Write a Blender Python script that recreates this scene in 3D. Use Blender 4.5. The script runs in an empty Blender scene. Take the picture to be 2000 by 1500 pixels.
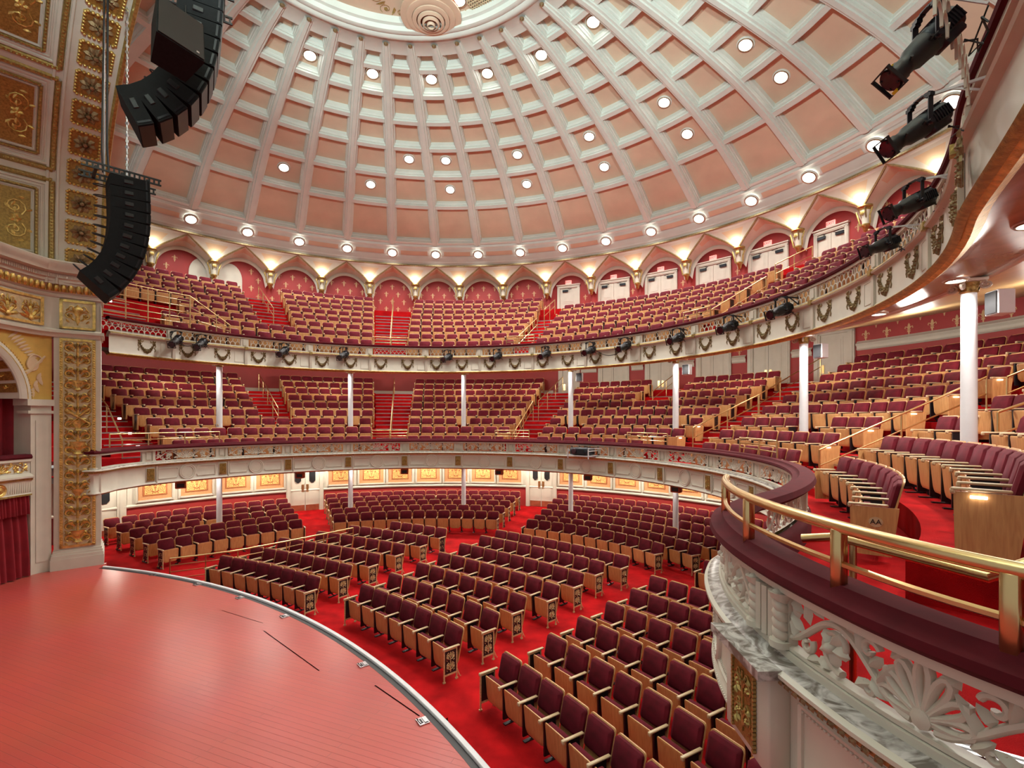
import bpy, math, random
from mathutils import Vector, Matrix
random.seed(7)
C = bpy.context.scene.collection
SC = bpy.context.scene
PI = math.pi
def rad(a): return math.radians(a)
CAMZ = 4.725
OX, OY = -3.042, 11.214            # centre of the round hall
def pol(R, th, z=0.0):
    return (OX + R*math.cos(rad(th)), OY + R*math.sin(rad(th)), z)
FX, FY = -15.75, -3.8              # centre the front stalls rows curve about
ORD = ['', 'first', 'second', 'third', 'fourth', 'fifth', 'sixth', 'seventh', 'eighth', 'ninth', 'tenth', 'eleventh', 'twelfth',
       'thirteenth', 'fourteenth', 'fifteenth', 'sixteenth', 'seventeenth', 'eighteenth', 'nineteenth', 'twentieth'] + ['%dth' % i for i in range(21, 80)]

# ------------------------------------------------------------------ materials
def nodes_of(name):
    m = bpy.data.materials.new(name); m.use_nodes = True
    nt = m.node_tree
    return m, nt, nt.nodes['Principled BSDF']
def mat(name, col, rough=0.5, metal=0.0, var=0.12, scale=6.0, bump=0.0, bscale=40.0, sheen=0.0, coat=0.0, emit=None, estr=0.0, spec=0.5, detail=4.0):
    m, nt, b = nodes_of(name)
    N, L = nt.nodes, nt.links
    tc = N.new('ShaderNodeTexCoord')
    nz = N.new('ShaderNodeTexNoise'); nz.inputs['Scale'].default_value = scale; nz.inputs['Detail'].default_value = detail
    L.new(tc.outputs['Object'], nz.inputs['Vector'])
    rp = N.new('ShaderNodeValToRGB')
    c0 = [max(0, c*(1-var)) for c in col]; c1 = [min(1, c*(1+var)) for c in col]
    rp.color_ramp.elements[0].position = 0.3; rp.color_ramp.elements[1].position = 0.7
    rp.color_ramp.elements[0].color = (*c0, 1); rp.color_ramp.elements[1].color = (*c1, 1)
    L.new(nz.outputs['Fac'], rp.inputs['Fac']); L.new(rp.outputs['Color'], b.inputs['Base Color'])
    b.inputs['Roughness'].default_value = rough; b.inputs['Metallic'].default_value = metal
    b.inputs['Specular IOR Level'].default_value = spec
    if sheen:
        b.inputs['Sheen Weight'].default_value = sheen; b.inputs['Sheen Roughness'].default_value = 0.35
        b.inputs['Sheen Tint'].default_value = (min(1, col[0]*3+.3), min(1, col[1]*3+.12), min(1, col[2]*3+.18), 1)
    if coat:
        b.inputs['Coat Weight'].default_value = coat; b.inputs['Coat Roughness'].default_value = 0.12
    if bump:
        n2 = N.new('ShaderNodeTexNoise'); n2.inputs['Scale'].default_value = bscale; n2.inputs['Detail'].default_value = 3
        L.new(tc.outputs['Object'], n2.inputs['Vector'])
        bp = N.new('ShaderNodeBump'); bp.inputs['Strength'].default_value = bump; bp.inputs['Distance'].default_value = 0.02
        L.new(n2.outputs['Fac'], bp.inputs['Height']); L.new(bp.outputs['Normal'], b.inputs['Normal'])
    if emit:
        b.inputs['Emission Color'].default_value = (*emit, 1); b.inputs['Emission Strength'].default_value = estr
    return m
def wood(name, c0, c1, rough=0.35, sc=(14, 14, 1.5)):
    m, nt, b = nodes_of(name); N, L = nt.nodes, nt.links
    tc = N.new('ShaderNodeTexCoord'); mp = N.new('ShaderNodeMapping'); mp.inputs['Scale'].default_value = sc
    oi = N.new('ShaderNodeObjectInfo')
    nz = N.new('ShaderNodeTexNoise'); nz.inputs['Scale'].default_value = 2.2; nz.inputs['Detail'].default_value = 5; nz.inputs['Distortion'].default_value = 1.2
    nz.noise_dimensions = '4D'
    L.new(tc.outputs['Object'], mp.inputs['Vector']); L.new(mp.outputs['Vector'], nz.inputs['Vector'])
    L.new(oi.outputs['Random'], nz.inputs['W'])
    rp = N.new('ShaderNodeValToRGB'); rp.color_ramp.elements[0].position = .3; rp.color_ramp.elements[1].position = .7
    rp.color_ramp.elements[0].color = (*c0, 1); rp.color_ramp.elements[1].color = (*c1, 1)
    L.new(nz.outputs['Fac'], rp.inputs['Fac']); L.new(rp.outputs['Color'], b.inputs['Base Color'])
    b.inputs['Roughness'].default_value = rough
    return m
M = {}
M['white'] = mat('cream_white_paint', (.60, .57, .48), .42, var=.05, scale=3)
M['ceilwhite'] = mat('ceiling_white_paint', (.60, .60, .54), .5, var=.04, scale=2)
M['peach'] = mat('peach_plaster', (.60, .42, .30), .7, var=.06, scale=1.5)
M['tan'] = mat('tan_plaster', (.63, .47, .30), .7, var=.05, scale=2)
M['red'] = mat('red_wall_paint', (.36, .03, .028), .55, var=.08, scale=1.5)
M['fleur'] = mat('stencil_gold_paint', (.62, .40, .2), .5, var=.1)
M['carpet'] = mat('red_carpet', (.42, .006, .008), .95, var=.34, scale=2.2, bump=.5, bscale=180, spec=.1, detail=8)
M['velvet'] = mat('burgundy_velvet', (.120, .005, .014), .85, var=.25, scale=9, sheen=.12, spec=.25)
M['drape'] = mat('crimson_drape', (.24, .006, .016), .8, var=.15, scale=4, sheen=.3)
M['wood'] = wood('honey_maple_wood', (.52, .26, .095), (.68, .39, .16))
M['arm'] = wood('pale_maple_wood', (.56, .40, .22), (.68, .52, .32), rough=.35, sc=(14, 2, 14))
M['gold'] = mat('gold_leaf', (.68, .47, .15), .34, metal=.85, var=.3, scale=14, bump=.35, bscale=60)
M['olivegold'] = mat('aged_gilding', (.42, .30, .10), .42, metal=.75, var=.3, scale=18, bump=.3, bscale=60)
M['bronze'] = mat('dull_bronze_gilding', (.30, .20, .10), .45, metal=.6, var=.35, scale=16, bump=.4, bscale=70)
M['palegilt'] = mat('pale_gilt_casting', (.66, .53, .28), .4, metal=.25, var=.25, scale=30)
M['champagne'] = mat('champagne_gilt_field', (.60, .50, .30), .45, metal=.25, var=.2, scale=12)
M['brass'] = mat('satin_brass', (.74, .55, .27), .28, metal=1.0, var=.06, scale=3)
M['gildpanel'] = mat('gold_mosaic_field', (.33, .2, .05), .42, metal=.55, var=.35, scale=25, bump=.3, bscale=80)
M['yellow'] = mat('ochre_plaster', (.62, .40, .09), .6, var=.12, scale=3)
M['black'] = mat('black_paint', (.012, .012, .014), .45, var=.1)
M['speaker'] = mat('black_speaker_cabinet', (.009, .0095, .011), .7, var=.2, scale=20, bump=.2, bscale=200, spec=.2)
M['dark'] = mat('dark_iron', (.015, .015, .02), .4, metal=.3, var=.1)
M['blacksteel'] = mat('blue_black_steel', (.022, .026, .034), .35, metal=.4, var=.15)
M['steel'] = mat('brushed_aluminium', (.55, .55, .57), .3, metal=.9, var=.1)
M['lensglass'] = mat('dark_gel_lens', (.05, .02, .03), .08, var=.3, scale=8)
M['soffit'] = mat('golden_brown_soffit', (.56, .38, .17), .4, var=.08, scale=2)
M['soffitsheen'] = mat('glossy_umber_soffit', (.33, .18, .11), .2, var=.12, scale=5)
M['marble'] = None
M['grey'] = mat('pale_grey_paint', (.66, .67, .70), .4, var=.04)
M['copper'] = mat('copper_kickplate', (.40, .12, .06), .4, metal=.4, var=.2, scale=6)
M['brocade'] = mat('orange_brocade', (.60, .30, .13), .7, var=.1, scale=30)
M['brocadegold'] = mat('yellow_damask', (.78, .50, .16), .6, var=.15, scale=20)
M['rust'] = mat('rust_red_damask', (.40, .09, .03), .6, var=.15, scale=20)
M['smoked'] = mat('smoked_glass', (.02, .022, .025), .08, var=.3, scale=3)
M['lamp'] = mat('lamp_white', (1, 1, 1), .5, emit=(1, .97, .92), estr=14)
M['lampdim'] = mat('aisle_lamp', (1, 1, 1), .5, emit=(1, .9, .75), estr=6)
M['exit'] = mat('exit_face', (.8, .45, .42), .4, emit=(1, .36, .30), estr=.9)
M['exitletter'] = mat('exit_letter', (.7, .05, .05), .4, emit=(1, .05, .04), estr=1.2)
M['yellowtape'] = mat('yellow_tape', (.75, .6, .02), .5)
M['garland'] = mat('dark_gilt_relief', (.26, .19, .085), .45, metal=.4, var=.3, scale=18, bump=.3, bscale=60)
M['velour'] = mat('velvet_rail_cover', (.080, .003, .008), .85, var=.2, scale=6, sheen=.05, spec=.2)
M['bluecloth'] = mat('navy_platform', (.03, .04, .08), .8)
def marble():
    m, nt, b = nodes_of('grey_veined_marble'); N, L = nt.nodes, nt.links
    tc = N.new('ShaderNodeTexCoord'); nz = N.new('ShaderNodeTexNoise'); nz.inputs['Scale'].default_value = 6; nz.inputs['Detail'].default_value = 6; nz.inputs['Distortion'].default_value = 2.5
    L.new(tc.outputs['Object'], nz.inputs['Vector'])
    rp = N.new('ShaderNodeValToRGB')
    e = rp.color_ramp.elements; e[0].position = .40; e[0].color = (.17, .15, .13, 1); e[1].position = .62; e[1].color = (.60, .58, .56, 1)
    L.new(nz.outputs['Fac'], rp.inputs['Fac']); L.new(rp.outputs['Color'], b.inputs['Base Color']); b.inputs['Roughness'].default_value = .22
    return m
M['marble'] = marble()
def stagemat():
    m, nt, b = nodes_of('red_painted_boards'); N, L = nt.nodes, nt.links
    tc = N.new('ShaderNodeTexCoord'); mp = N.new('ShaderNodeMapping'); mp.inputs['Rotation'].default_value = (0, 0, rad(22))
    L.new(tc.outputs['Object'], mp.inputs['Vector'])
    br = N.new('ShaderNodeTexBrick'); br.inputs['Scale'].default_value = 1.0; br.inputs['Brick Width'].default_value = 2.6; br.inputs['Row Height'].default_value = .085
    br.inputs['Mortar Size'].default_value = .004; br.inputs['Mortar Smooth'].default_value = .6
    br.inputs['Color1'].default_value = (.58, .080, .064, 1); br.inputs['Color2'].default_value = (.61, .088, .070, 1); br.inputs['Mortar'].default_value = (.40, .055, .045, 1)
    L.new(mp.outputs['Vector'], br.inputs['Vector'])
    nz = N.new('ShaderNodeTexNoise'); nz.inputs['Scale'].default_value = .6; nz.inputs['Detail'].default_value = 6
    L.new(tc.outputs['Object'], nz.inputs['Vector'])
    mx = N.new('ShaderNodeMixRGB'); mx.blend_type = 'MULTIPLY'; mx.inputs['Fac'].default_value = .45
    L.new(br.outputs['Color'], mx.inputs['Color1']); L.new(nz.outputs['Color'], mx.inputs['Color2'])
    # fine pale scuff marks
    mp2 = N.new('ShaderNodeMapping'); mp2.inputs['Rotation'].default_value = (0, 0, rad(22)); mp2.inputs['Scale'].default_value = (1.5, 26, 1)
    L.new(tc.outputs['Object'], mp2.inputs['Vector'])
    n3 = N.new('ShaderNodeTexNoise'); n3.inputs['Scale'].default_value = 2.0; n3.inputs['Detail'].default_value = 5
    L.new(mp2.outputs['Vector'], n3.inputs['Vector'])
    r3 = N.new('ShaderNodeValToRGB'); r3.color_ramp.elements[0].position = .70; r3.color_ramp.elements[1].position = .80
    r3.color_ramp.elements[0].color = (0, 0, 0, 1); r3.color_ramp.elements[1].color = (.5, .5, .5, 1)
    L.new(n3.outputs['Fac'], r3.inputs['Fac'])
    m2 = N.new('ShaderNodeMixRGB'); m2.inputs['Color2'].default_value = (.62, .24, .19, 1)
    L.new(r3.outputs['Color'], m2.inputs['Fac']); L.new(mx.outputs['Color'], m2.inputs['Color1'])
    L.new(m2.outputs['Color'], b.inputs['Base Color'])
    rr = N.new('ShaderNodeMapRange'); rr.inputs['To Min'].default_value = .25; rr.inputs['To Max'].default_value = .33
    L.new(nz.outputs['Fac'], rr.inputs['Value']); L.new(rr.outputs['Result'], b.inputs['Roughness'])
    bp = N.new('ShaderNodeBump'); bp.inputs['Strength'].default_value = .25; bp.inputs['Distance'].default_value = .01
    L.new(br.outputs['Fac'], bp.inputs['Height']); bp.invert = True
    L.new(bp.outputs['Normal'], b.inputs['Normal'])
    return m
M['stage'] = stagemat()

# ------------------------------------------------------------------ mesh builder
class MB:
    def __init__(s): s.v = []; s.f = []; s.m = []
    def add(s, vs, fs, m=0):
        o = len(s.v); s.v.extend([tuple(p) for p in vs])
        for f in fs: s.f.append(tuple(i+o for i in f)); s.m.append(m)
    def merge(s, other, fn=None, mm=None):
        o = len(s.v); s.v.extend([tuple(fn(p)) for p in other.v] if fn else other.v)
        for f, m in zip(other.f, other.m): s.f.append(tuple(i+o for i in f)); s.m.append(mm[m] if mm else m)
    def box(s, c, d, m=0, rz=0.0, fn=None, bev=0.0):
        x, y, z = d[0]/2, d[1]/2, d[2]/2
        ca, sa = math.cos(rz), math.sin(rz)
        if bev <= 0:
            P = [(-x, -y, -z), (x, -y, -z), (x, y, -z), (-x, y, -z), (-x, -y, z), (x, -y, z), (x, y, z), (-x, y, z)]
            F = [(3, 2, 1, 0), (4, 5, 6, 7), (0, 1, 5, 4), (1, 2, 6, 5), (2, 3, 7, 6), (3, 0, 4, 7)]
        else:
            b = min(bev, x*.9, y*.9, z*.9)
            P = []; F = []
            idx = {}
            for sx in (-1, 1):
                for sy in (-1, 1):
                    for sz in (-1, 1):
                        idx[(sx, sy, sz)] = len(P)
                        P += [(sx*x, sy*(y-b), sz*(z-b)), (sx*(x-b), sy*y, sz*(z-b)), (sx*(x-b), sy*(y-b), sz*z)]
            def g(sx, sy, sz, a): return idx[(sx, sy, sz)]+a
            for sg in (-1, 1):
                q = [g(sg, -1, -1, 0), g(sg, 1, -1, 0), g(sg, 1, 1, 0), g(sg, -1, 1, 0)]; F.append(q if sg > 0 else q[::-1])
                q = [g(-1, sg, -1, 1), g(-1, sg, 1, 1), g(1, sg, 1, 1), g(1, sg, -1, 1)]; F.append(q if sg > 0 else q[::-1])
                q = [g(-1, -1, sg, 2), g(1, -1, sg, 2), g(1, 1, sg, 2), g(-1, 1, sg, 2)]; F.append(q if sg > 0 else q[::-1])
            for a in (-1, 1):
                for c2 in (-1, 1):
                    q = [g(-1, a, c2, 1), g(1, a, c2, 1), g(1, a, c2, 2), g(-1, a, c2, 2)]; F.append(q if a*c2 < 0 else q[::-1])
                    q = [g(a, -1, c2, 0), g(a, 1, c2, 0), g(a, 1, c2, 2), g(a, -1, c2, 2)]; F.append(q if a*c2 > 0 else q[::-1])
                    q = [g(a, c2, -1, 0), g(a, c2, 1, 0), g(a, c2, 1, 1), g(a, c2, -1, 1)]; F.append(q if a*c2 < 0 else q[::-1])
            for sx in (-1, 1):
                for sy in (-1, 1):
                    for sz in (-1, 1):
                        i = idx[(sx, sy, sz)]; q = (i, i+1, i+2); F.append(q if sx*sy*sz > 0 else q[::-1])
        out = []
        for p in P:
            q = (c[0]+p[0]*ca-p[1]*sa, c[1]+p[0]*sa+p[1]*ca, c[2]+p[2])
            out.append(fn(q) if fn else q)
        s.add(out, F, m)
    def grid(s, fn, nu, nv, m=0, mf=None, flip=False):
        o = len(s.v)
        for i in range(nu+1):
            for j in range(nv+1): s.v.append(tuple(fn(i/nu, j/nv)))
        for i in range(nu):
            for j in range(nv):
                a = o+i*(nv+1)+j; q = (a, a+nv+1, a+nv+2, a+1)
                s.f.append(q[::-1] if flip else q); s.m.append(mf((i+.5)/nu, (j+.5)/nv) if mf else m)
    def tube(s, pts, r, n=6, m=0, cap=True, fn=None, flat=None):
        pts = [Vector(p) for p in pts]; o = len(s.v); k = len(pts)
        if k < 2: return
        up = Vector((0, 0, 1)); prev = None
        for i, p in enumerate(pts):
            t = (pts[min(i+1, k-1)]-pts[max(i-1, 0)])
            if t.length < 1e-9: t = Vector((0, 0, 1))
            t.normalize()
            if prev is None:
                a = up if abs(t.z) < .95 else Vector((1, 0, 0))
                x = t.cross(a).normalized()
            else:
                x = (prev-t*prev.dot(t))
                x = x.normalized() if x.length > 1e-6 else t.cross(up).normalized()
            y = t.cross(x); prev = x
            ri = r[i] if isinstance(r, (list, tuple)) else r
            for j in range(n):
                a = 2*PI*j/n + PI/n
                q = p+x*(math.cos(a)*ri)+y*(math.sin(a)*ri)
                s.v.append(tuple(fn(q)) if fn else tuple(q))
        for i in range(k-1):
            for j in range(n):
                a = o+i*n+j; b = o+i*n+(j+1) % n
                s.f.append((a, b, b+n, a+n)); s.m.append(m)
        if cap:
            s.f.append(tuple(o+j for j in range(n))[::-1]); s.m.append(m)
            s.f.append(tuple(o+(k-1)*n+j for j in range(n))); s.m.append(m)
    def lathe(s, prof, n=16, m=0, fn=None, mfun=None, a0=0, a1=2*PI):
        o = len(s.v); full = abs(a1-a0-2*PI) < 1e-6; nn = n if full else n+1
        for (r, z) in prof:
            for j in range(nn):
                a = a0+(a1-a0)*j/n; q = (r*math.cos(a), r*math.sin(a), z)
                s.v.append(tuple(fn(q)) if fn else q)
        for i in range(len(prof)-1):
            for j in range(n):
                j2 = (j+1) % nn if full else j+1
                a = o+i*nn+j; b = o+i*nn+j2
                s.f.append((a, b, b+nn, a+nn)); s.m.append(mfun(i) if mfun else m)
    def sweep(s, frames, prof, m=0, ms=None, flip=False, caps=False):
        # frames: list of (px,py,nx,ny); prof: list of (offset along n, z)
        o = len(s.v); k = len(prof)
        for (px, py, nx, ny) in frames:
            for (d, z) in prof: s.v.append((px+nx*d, py+ny*d, z))
        for i in range(len(frames)-1):
            for j in range(k-1):
                a = o+i*k+j; q = (a, a+k, a+k+1, a+1)
                s.f.append(q[::-1] if flip else q); s.m.append(ms[j] if ms else m)
        if caps:
            s.f.append(tuple(range(o, o+k))); s.m.append(ms[0] if ms else m)
            e = o+(len(frames)-1)*k
            s.f.append(tuple(range(e, e+k))[::-1]); s.m.append(ms[0] if ms else m)
    def disc(s, c, r, n=16, m=0, fn=None, nrm=-1):
        o = len(s.v)
        for j in range(n):
            a = 2*PI*j/n; q = (c[0]+r*math.cos(a), c[1]+r*math.sin(a), c[2]); s.v.append(tuple(fn(q)) if fn else q)
        f = tuple(range(o, o+n)); s.f.append(f if nrm > 0 else f[::-1]); s.m.append(m)
    def prism(s, poly, z0, z1, m=0, fn=None, mtop=None):
        n = len(poly); o = len(s.v)
        for z in (z0, z1):
            for p in poly:
                q = (p[0], p[1], z); s.v.append(tuple(fn(q)) if fn else q)
        for j in range(n):
            a, b = o+j, o+(j+1) % n; s.f.append((a, b, b+n, a+n)); s.m.append(m)
        s.f.append(tuple(range(o, o+n))[::-1]); s.m.append(m)
        s.f.append(tuple(range(o+n, o+2*n))); s.m.append(m if mtop is None else mtop)
    def mesh(s, name, mats, smooth=True):
        me = bpy.data.meshes.new(name); me.from_pydata(s.v, [], s.f)
        for k in mats: me.materials.append(M[k])
        me.polygons.foreach_set('material_index', s.m)
        if smooth:
            me.polygons.foreach_set('use_smooth', [True]*len(s.f))
            me.update()
            try: me.set_sharp_from_angle(angle=rad(48))
            except Exception: pass
        me.update()
        return me
    def obj(s, name, mats, parent=None, loc=None, smooth=True):
        if isinstance(mats, str): mats = [mats]
        return link(name, s.mesh(name, mats, smooth), parent, loc)
def link(name, me, parent=None, loc=None):
    o = bpy.data.objects.new(name, me); C.objects.link(o)
    if parent: o.parent = parent
    if loc: o.location = loc
    return o
def tag(o, label=None, cat=None, group=None, kind=None):
    if label: o['label'] = label
    if cat: o['category'] = cat
    if group: o['group'] = group
    if kind: o['kind'] = kind
    return o
def thing(name, label, cat, loc=(0, 0, 0), rz=0.0, group=None):
    o = bpy.data.objects.new(name, None); C.objects.link(o); o.empty_display_size = .1
    o.location = loc; o.rotation_euler = (0, 0, rz)
    return tag(o, label, cat, group)
def struct(name, mb, mats, label, cat='structure', parent=None, smooth=True):
    o = mb.obj(name, mats, parent, smooth=smooth)
    return tag(o, label, cat, kind='structure')
def copy_tree(o, parent=None):
    c = o.copy(); C.objects.link(c)
    if parent: c.parent = parent
    for ch in o.children: copy_tree(ch, c)
    return c
def arcframes(R, t0, t1, n, inward=True):
    out = []
    for i in range(n+1):
        t = t0+(t1-t0)*i/n; c, s_ = math.cos(rad(t)), math.sin(rad(t))
        out.append((OX+R*c, OY+R*s_, -c if inward else c, -s_ if inward else s_))
    return out
def text_mb(txt, size):
    cu = bpy.data.curves.new('txt', 'FONT'); cu.body = txt; cu.size = size; cu.extrude = .004; cu.align_x = 'CENTER'; cu.align_y = 'CENTER'; cu.resolution_u = 3
    o = bpy.data.objects.new('txt', cu); C.objects.link(o)
    me = bpy.data.meshes.new_from_object(o.evaluated_get(bpy.context.evaluated_depsgraph_get()))
    b = MB(); b.add([v.co for v in me.vertices], [tuple(p.vertices) for p in me.polygons])
    bpy.data.objects.remove(o); bpy.data.curves.remove(cu); bpy.data.meshes.remove(me)
    return b
# ------------------------------------------------------------------ ornament drawing in flat (u, v, w) coordinates
def spiral(cx, cy, r, a0, turns, d=1, n=18, rmin=.12):
    out = []
    for i in range(n+1):
        t = i/n; a = a0+d*t*turns*2*PI; rr = r*(1-t*(1-rmin))
        out.append((cx+rr*math.cos(a), cy+rr*math.sin(a), 0))
    return out
def leaf(b, cx, cy, ang, ln, wd, h, m=0, fn=None, curl=0.0):
    ca, sa = math.cos(ang), math.sin(ang)
    def P(x, y, z):
        y = y+curl*x*x/ln
        q = (cx+x*ca-y*sa, cy+x*sa+y*ca, z); return fn(q) if fn else q
    vs = [P(0, 0, 0), P(ln*.35, wd*.5, 0), P(ln*.75, wd*.38, 0), P(ln, 0, 0), P(ln*.75, -wd*.38, 0), P(ln*.35, -wd*.5, 0), P(ln*.3, 0, h), P(ln*.72, 0, h*.9)]
    b.add(vs, [(0, 5, 6), (0, 6, 1), (1, 6, 7, 2), (5, 4, 7, 6), (2, 7, 3), (4, 3, 7), (0, 1, 2, 3, 4, 5)], m)
def flower(b, cx, cy, r, h, m=0, fn=None, n=5, a0=.3):
    for i in range(n): leaf(b, cx, cy, a0+2*PI*i/n, r, r*.8, h, m, fn)
    b.lathe([(r*.3, 0), (r*.26, h*1.1), (r*.1, h*1.5), (.0005, h*1.5)], 8, m, fn=lambda q: (fn or (lambda x: x))((cx+q[0], cy+q[1], q[2])))
def palmette(b, cx, cy, r, h, m=0, fn=None, n=7, tub=.012, loops=False, sides=5):
    for i in range(n):
        a = PI/2+(i-(n-1)/2)*(2.7/(n-1)); rr = r*(1-.10*abs(i-(n-1)/2)/((n-1)/2+.001)*2)
        if loops:
            pts = []
            for t in range(13):
                q = t/12*2*PI; L = rr*(.58-.42*math.cos(q)); wv = r*.135*math.sin(q)*(.35+.65*(L/rr))
                pts.append((cx+L*math.cos(a)-wv*math.sin(a), cy+L*math.sin(a)+wv*math.cos(a), 0))
            b.tube(pts, tub, sides, m, cap=False, fn=fn)
        else: leaf(b, cx, cy, a, rr, r*.26, h, m, fn)
    b.lathe([(r*.18, -h), (r*.18, h), (r*.08, h*1.4), (.0005, h*1.4)], 8, m, fn=lambda q: (fn or (lambda x: x))((cx+q[0], cy+q[1], q[2])))
def scroll_frieze(b, L, H, t, m=0, fn=None, res=1.0, sides=5):
    """pierced acanthus scroll: palmette in the middle, a flower ring on either side, leaves at both ends"""
    hh = H/2
    ns = max(8, int(18*res))
    palmette(b, 0, -H*.30, H*.78, t*1.1, m, fn, 7, t, True, sides)
    for sg in (-1, 1):
        def F(q, sg=sg): q = (q[0]*sg, q[1], q[2]); return fn(q) if fn else q
        # stem running out of the palmette foot
        x1 = L*.27
        st = []
        for i in range(ns+1):
            k = i/ns; st.append((L*.03+(L*.47)*k, -hh*.78*math.cos(k*2*PI*.95)*(1-.15*k), 0))
        b.tube(st, t, sides, m, fn=F)
        b.tube(spiral(x1, 0, hh*.80, -PI*.55, 1.0, 1, ns), [t*(1-.35*i/ns) for i in range(ns+1)], sides, m, fn=F)
        flower(b, x1+.02*L, -.02*H, hh*.66, t*1.7, m, F, 5, .5*sg)
        b.tube(spiral(L*.155, hh*.52, hh*.36, PI*.9, .85, -1, ns), t*.8, sides, m, fn=F)
        b.tube(spiral(L*.15, -hh*.62, hh*.24, PI*.2, .9, -1, ns), t*.75, sides, m, fn=F)
        b.tube(spiral(L*.415, -hh*.5, hh*.34, PI*.8, .9, 1, ns), t*.8, sides, m, fn=F)
        for (x, y, a, l) in ((.13, -.25, 1.9, .62), (.175, .1, 1.15, .55), (.205, -.40, 2.4, .34), (.335, .34, .55, .4), (.345, -.38, -.5, .36), (.40, .1, 1.3, .5), (.42, -.1, .35, .5),
                             (.43, .25, .2, .36), (.455, -.30, .9, .45), (.085, .30, 2.2, .3), (.235, .40, 2.6, .3), (.39, .42, 2.9, .28), (.10, -.36, .4, .34), (.30, -.44, .2, .3), (.47, .40, -2.0, .3), (.15, .0, 2.0, .3)):
            leaf(b, L*x, H*y, a, H*l, H*.20, t*1.5, m, F, .25)
def panel_scroll(b, W, H, t, m=0, fn=None, rows=3, sides=4, ns=12):
    """vertical arabesque: candelabrum stem with mirrored scrolls"""
    b.tube([(0, -H*.46, 0), (0, H*.44, 0)], t*1.1, sides, m, fn=fn)
    rh = H*.9/rows
    for r in range(rows):
        y = -H*.45+rh*(r+.45); R0 = min(W*.215, rh*.36)
        palmette(b, 0, y+rh*.22, min(W*.16, rh*.3), t*2, m, fn, 5)
        if r % 2 == 0: b.lathe([(t, -rh*.22), (R0*.55, -rh*.1), (R0*.25, -rh*.02), (R0*.42, rh*.05), (.001, rh*.06)], 6, m, fn=(lambda q, y=y: (fn or (lambda x: x))((q[0], y-rh*.12+q[2], q[1]*.25))))
        for sg in (-1, 1):
            def F(q, sg=sg): q = (q[0]*sg, q[1], q[2]); return fn(q) if fn else q
            b.tube(spiral(W*.27, y, R0, PI, 1.35, -1, ns), [t*1.2*(1-.45*i/ns) for i in range(ns+1)], sides, m, fn=F)
            b.tube(spiral(W*.20, y+rh*.38, R0*.62, -PI*.6, 1.1, 1, ns), t*.8, sides, m, fn=F)
            flower(b, W*.27, y, R0*.5, t*2, m, F, 5, r)
            leaf(b, W*.08, y-rh*.25, .5, W*.26, W*.09, t*2, m, F, .3)
            leaf(b, W*.40, y+R0*.8, 1.9, R0*.9, R0*.4, t*2, m, F, .3)
            leaf(b, W*.40, y-R0*.8, -1.9, R0*.9, R0*.4, t*2, m, F, -.3)
            leaf(b, W*.1, y+rh*.1, 1.2, rh*.3, W*.07, t*2, m, F, .3)
def swag(b, W, t, m=0, fn=None, n=11):
    for i in range(n+1):
        k = i/n; x = -W*.36+W*.72*k; y = -W*.30*(1-(2*k-1)**2)-.02; r = W*.055*(1+1.0*(1-abs(2*k-1)))
        flower(b, x, y, r*1.15, t*1.6, m, fn, 5, i)
    for sg in (-1, 1):
        def F(q, sg=sg): q = (q[0]*sg, q[1], q[2]); return fn(q) if fn else q
        b.tube([(W*.36, .02, 0), (W*.30, .09*W, 0), (W*.24, .06*W, 0), (W*.17, .12*W, 0)], t*.75, 4, m, fn=F)
        b.tube([(W*.40, .0, 0), (W*.47, -.08*W, 0), (W*.40, -.16*W, 0), (W*.46, -.25*W, 0), (W*.41, -.32*W, 0)], t*.75, 4, m, fn=F)
        for a in (.7, 2.2, 3.9, 5.4): leaf(b, W*.39, .06*W, a, W*.13, W*.09, t*1.5, m, F)
def fleur(b, s, m=0, fn=None, t=.006):
    F0 = fn or (lambda q: q)
    leaf(b, 0, -.05*s, PI/2, .55*s, .22*s, t, m, fn)
    for sg in (-1, 1):
        def F(q, sg=sg): return F0((q[0]*sg, q[1], q[2]))
        b.tube([(.03*s, -.04*s, 0), (.13*s, .16*s, 0), (.27*s, .20*s, 0), (.31*s, .07*s, 0), (.24*s, .03*s, 0)], [.03*s, .055*s, .05*s, .04*s, .02*s], 4, m, fn=lambda q, F=F: F((q[0], q[1], q[2]*.1)))
        leaf(b, .0, -.10*s, -PI/2+.75*sg if sg > 0 else -PI/2+.75, .2*s, .1*s, t, m, F)
    leaf(b, 0, -.08*s, -PI/2, .42*s, .13*s, t, m, fn)
    b.box((0, -.06*s, t*.5), (.3*s, .05*s, t), m, fn=F0)
def on_cyl(R, th, z):
    """(u right as seen from the hall, v up, w towards the hall) -> point on a wall of radius R"""
    def f(q):
        t = th-math.degrees(q[0]/R); r = R-q[2]
        return (OX+r*math.cos(rad(t)), OY+r*math.sin(rad(t)), z+q[1])
    return f
def loc_cyl(R):
    """same, but relative to an origin on the wall (x along, y outwards, z up), so that copies share one mesh"""
    def f(q):
        t = q[0]/R; r = R-q[2]
        return (r*math.sin(t), r*math.cos(t)-R, q[1])
    return f
def place_cyl(o, R, th, z):
    x, y, _ = pol(R, th); o.location = (x, y, z); o.rotation_euler = (0, 0, rad(th-90)); return o

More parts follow.
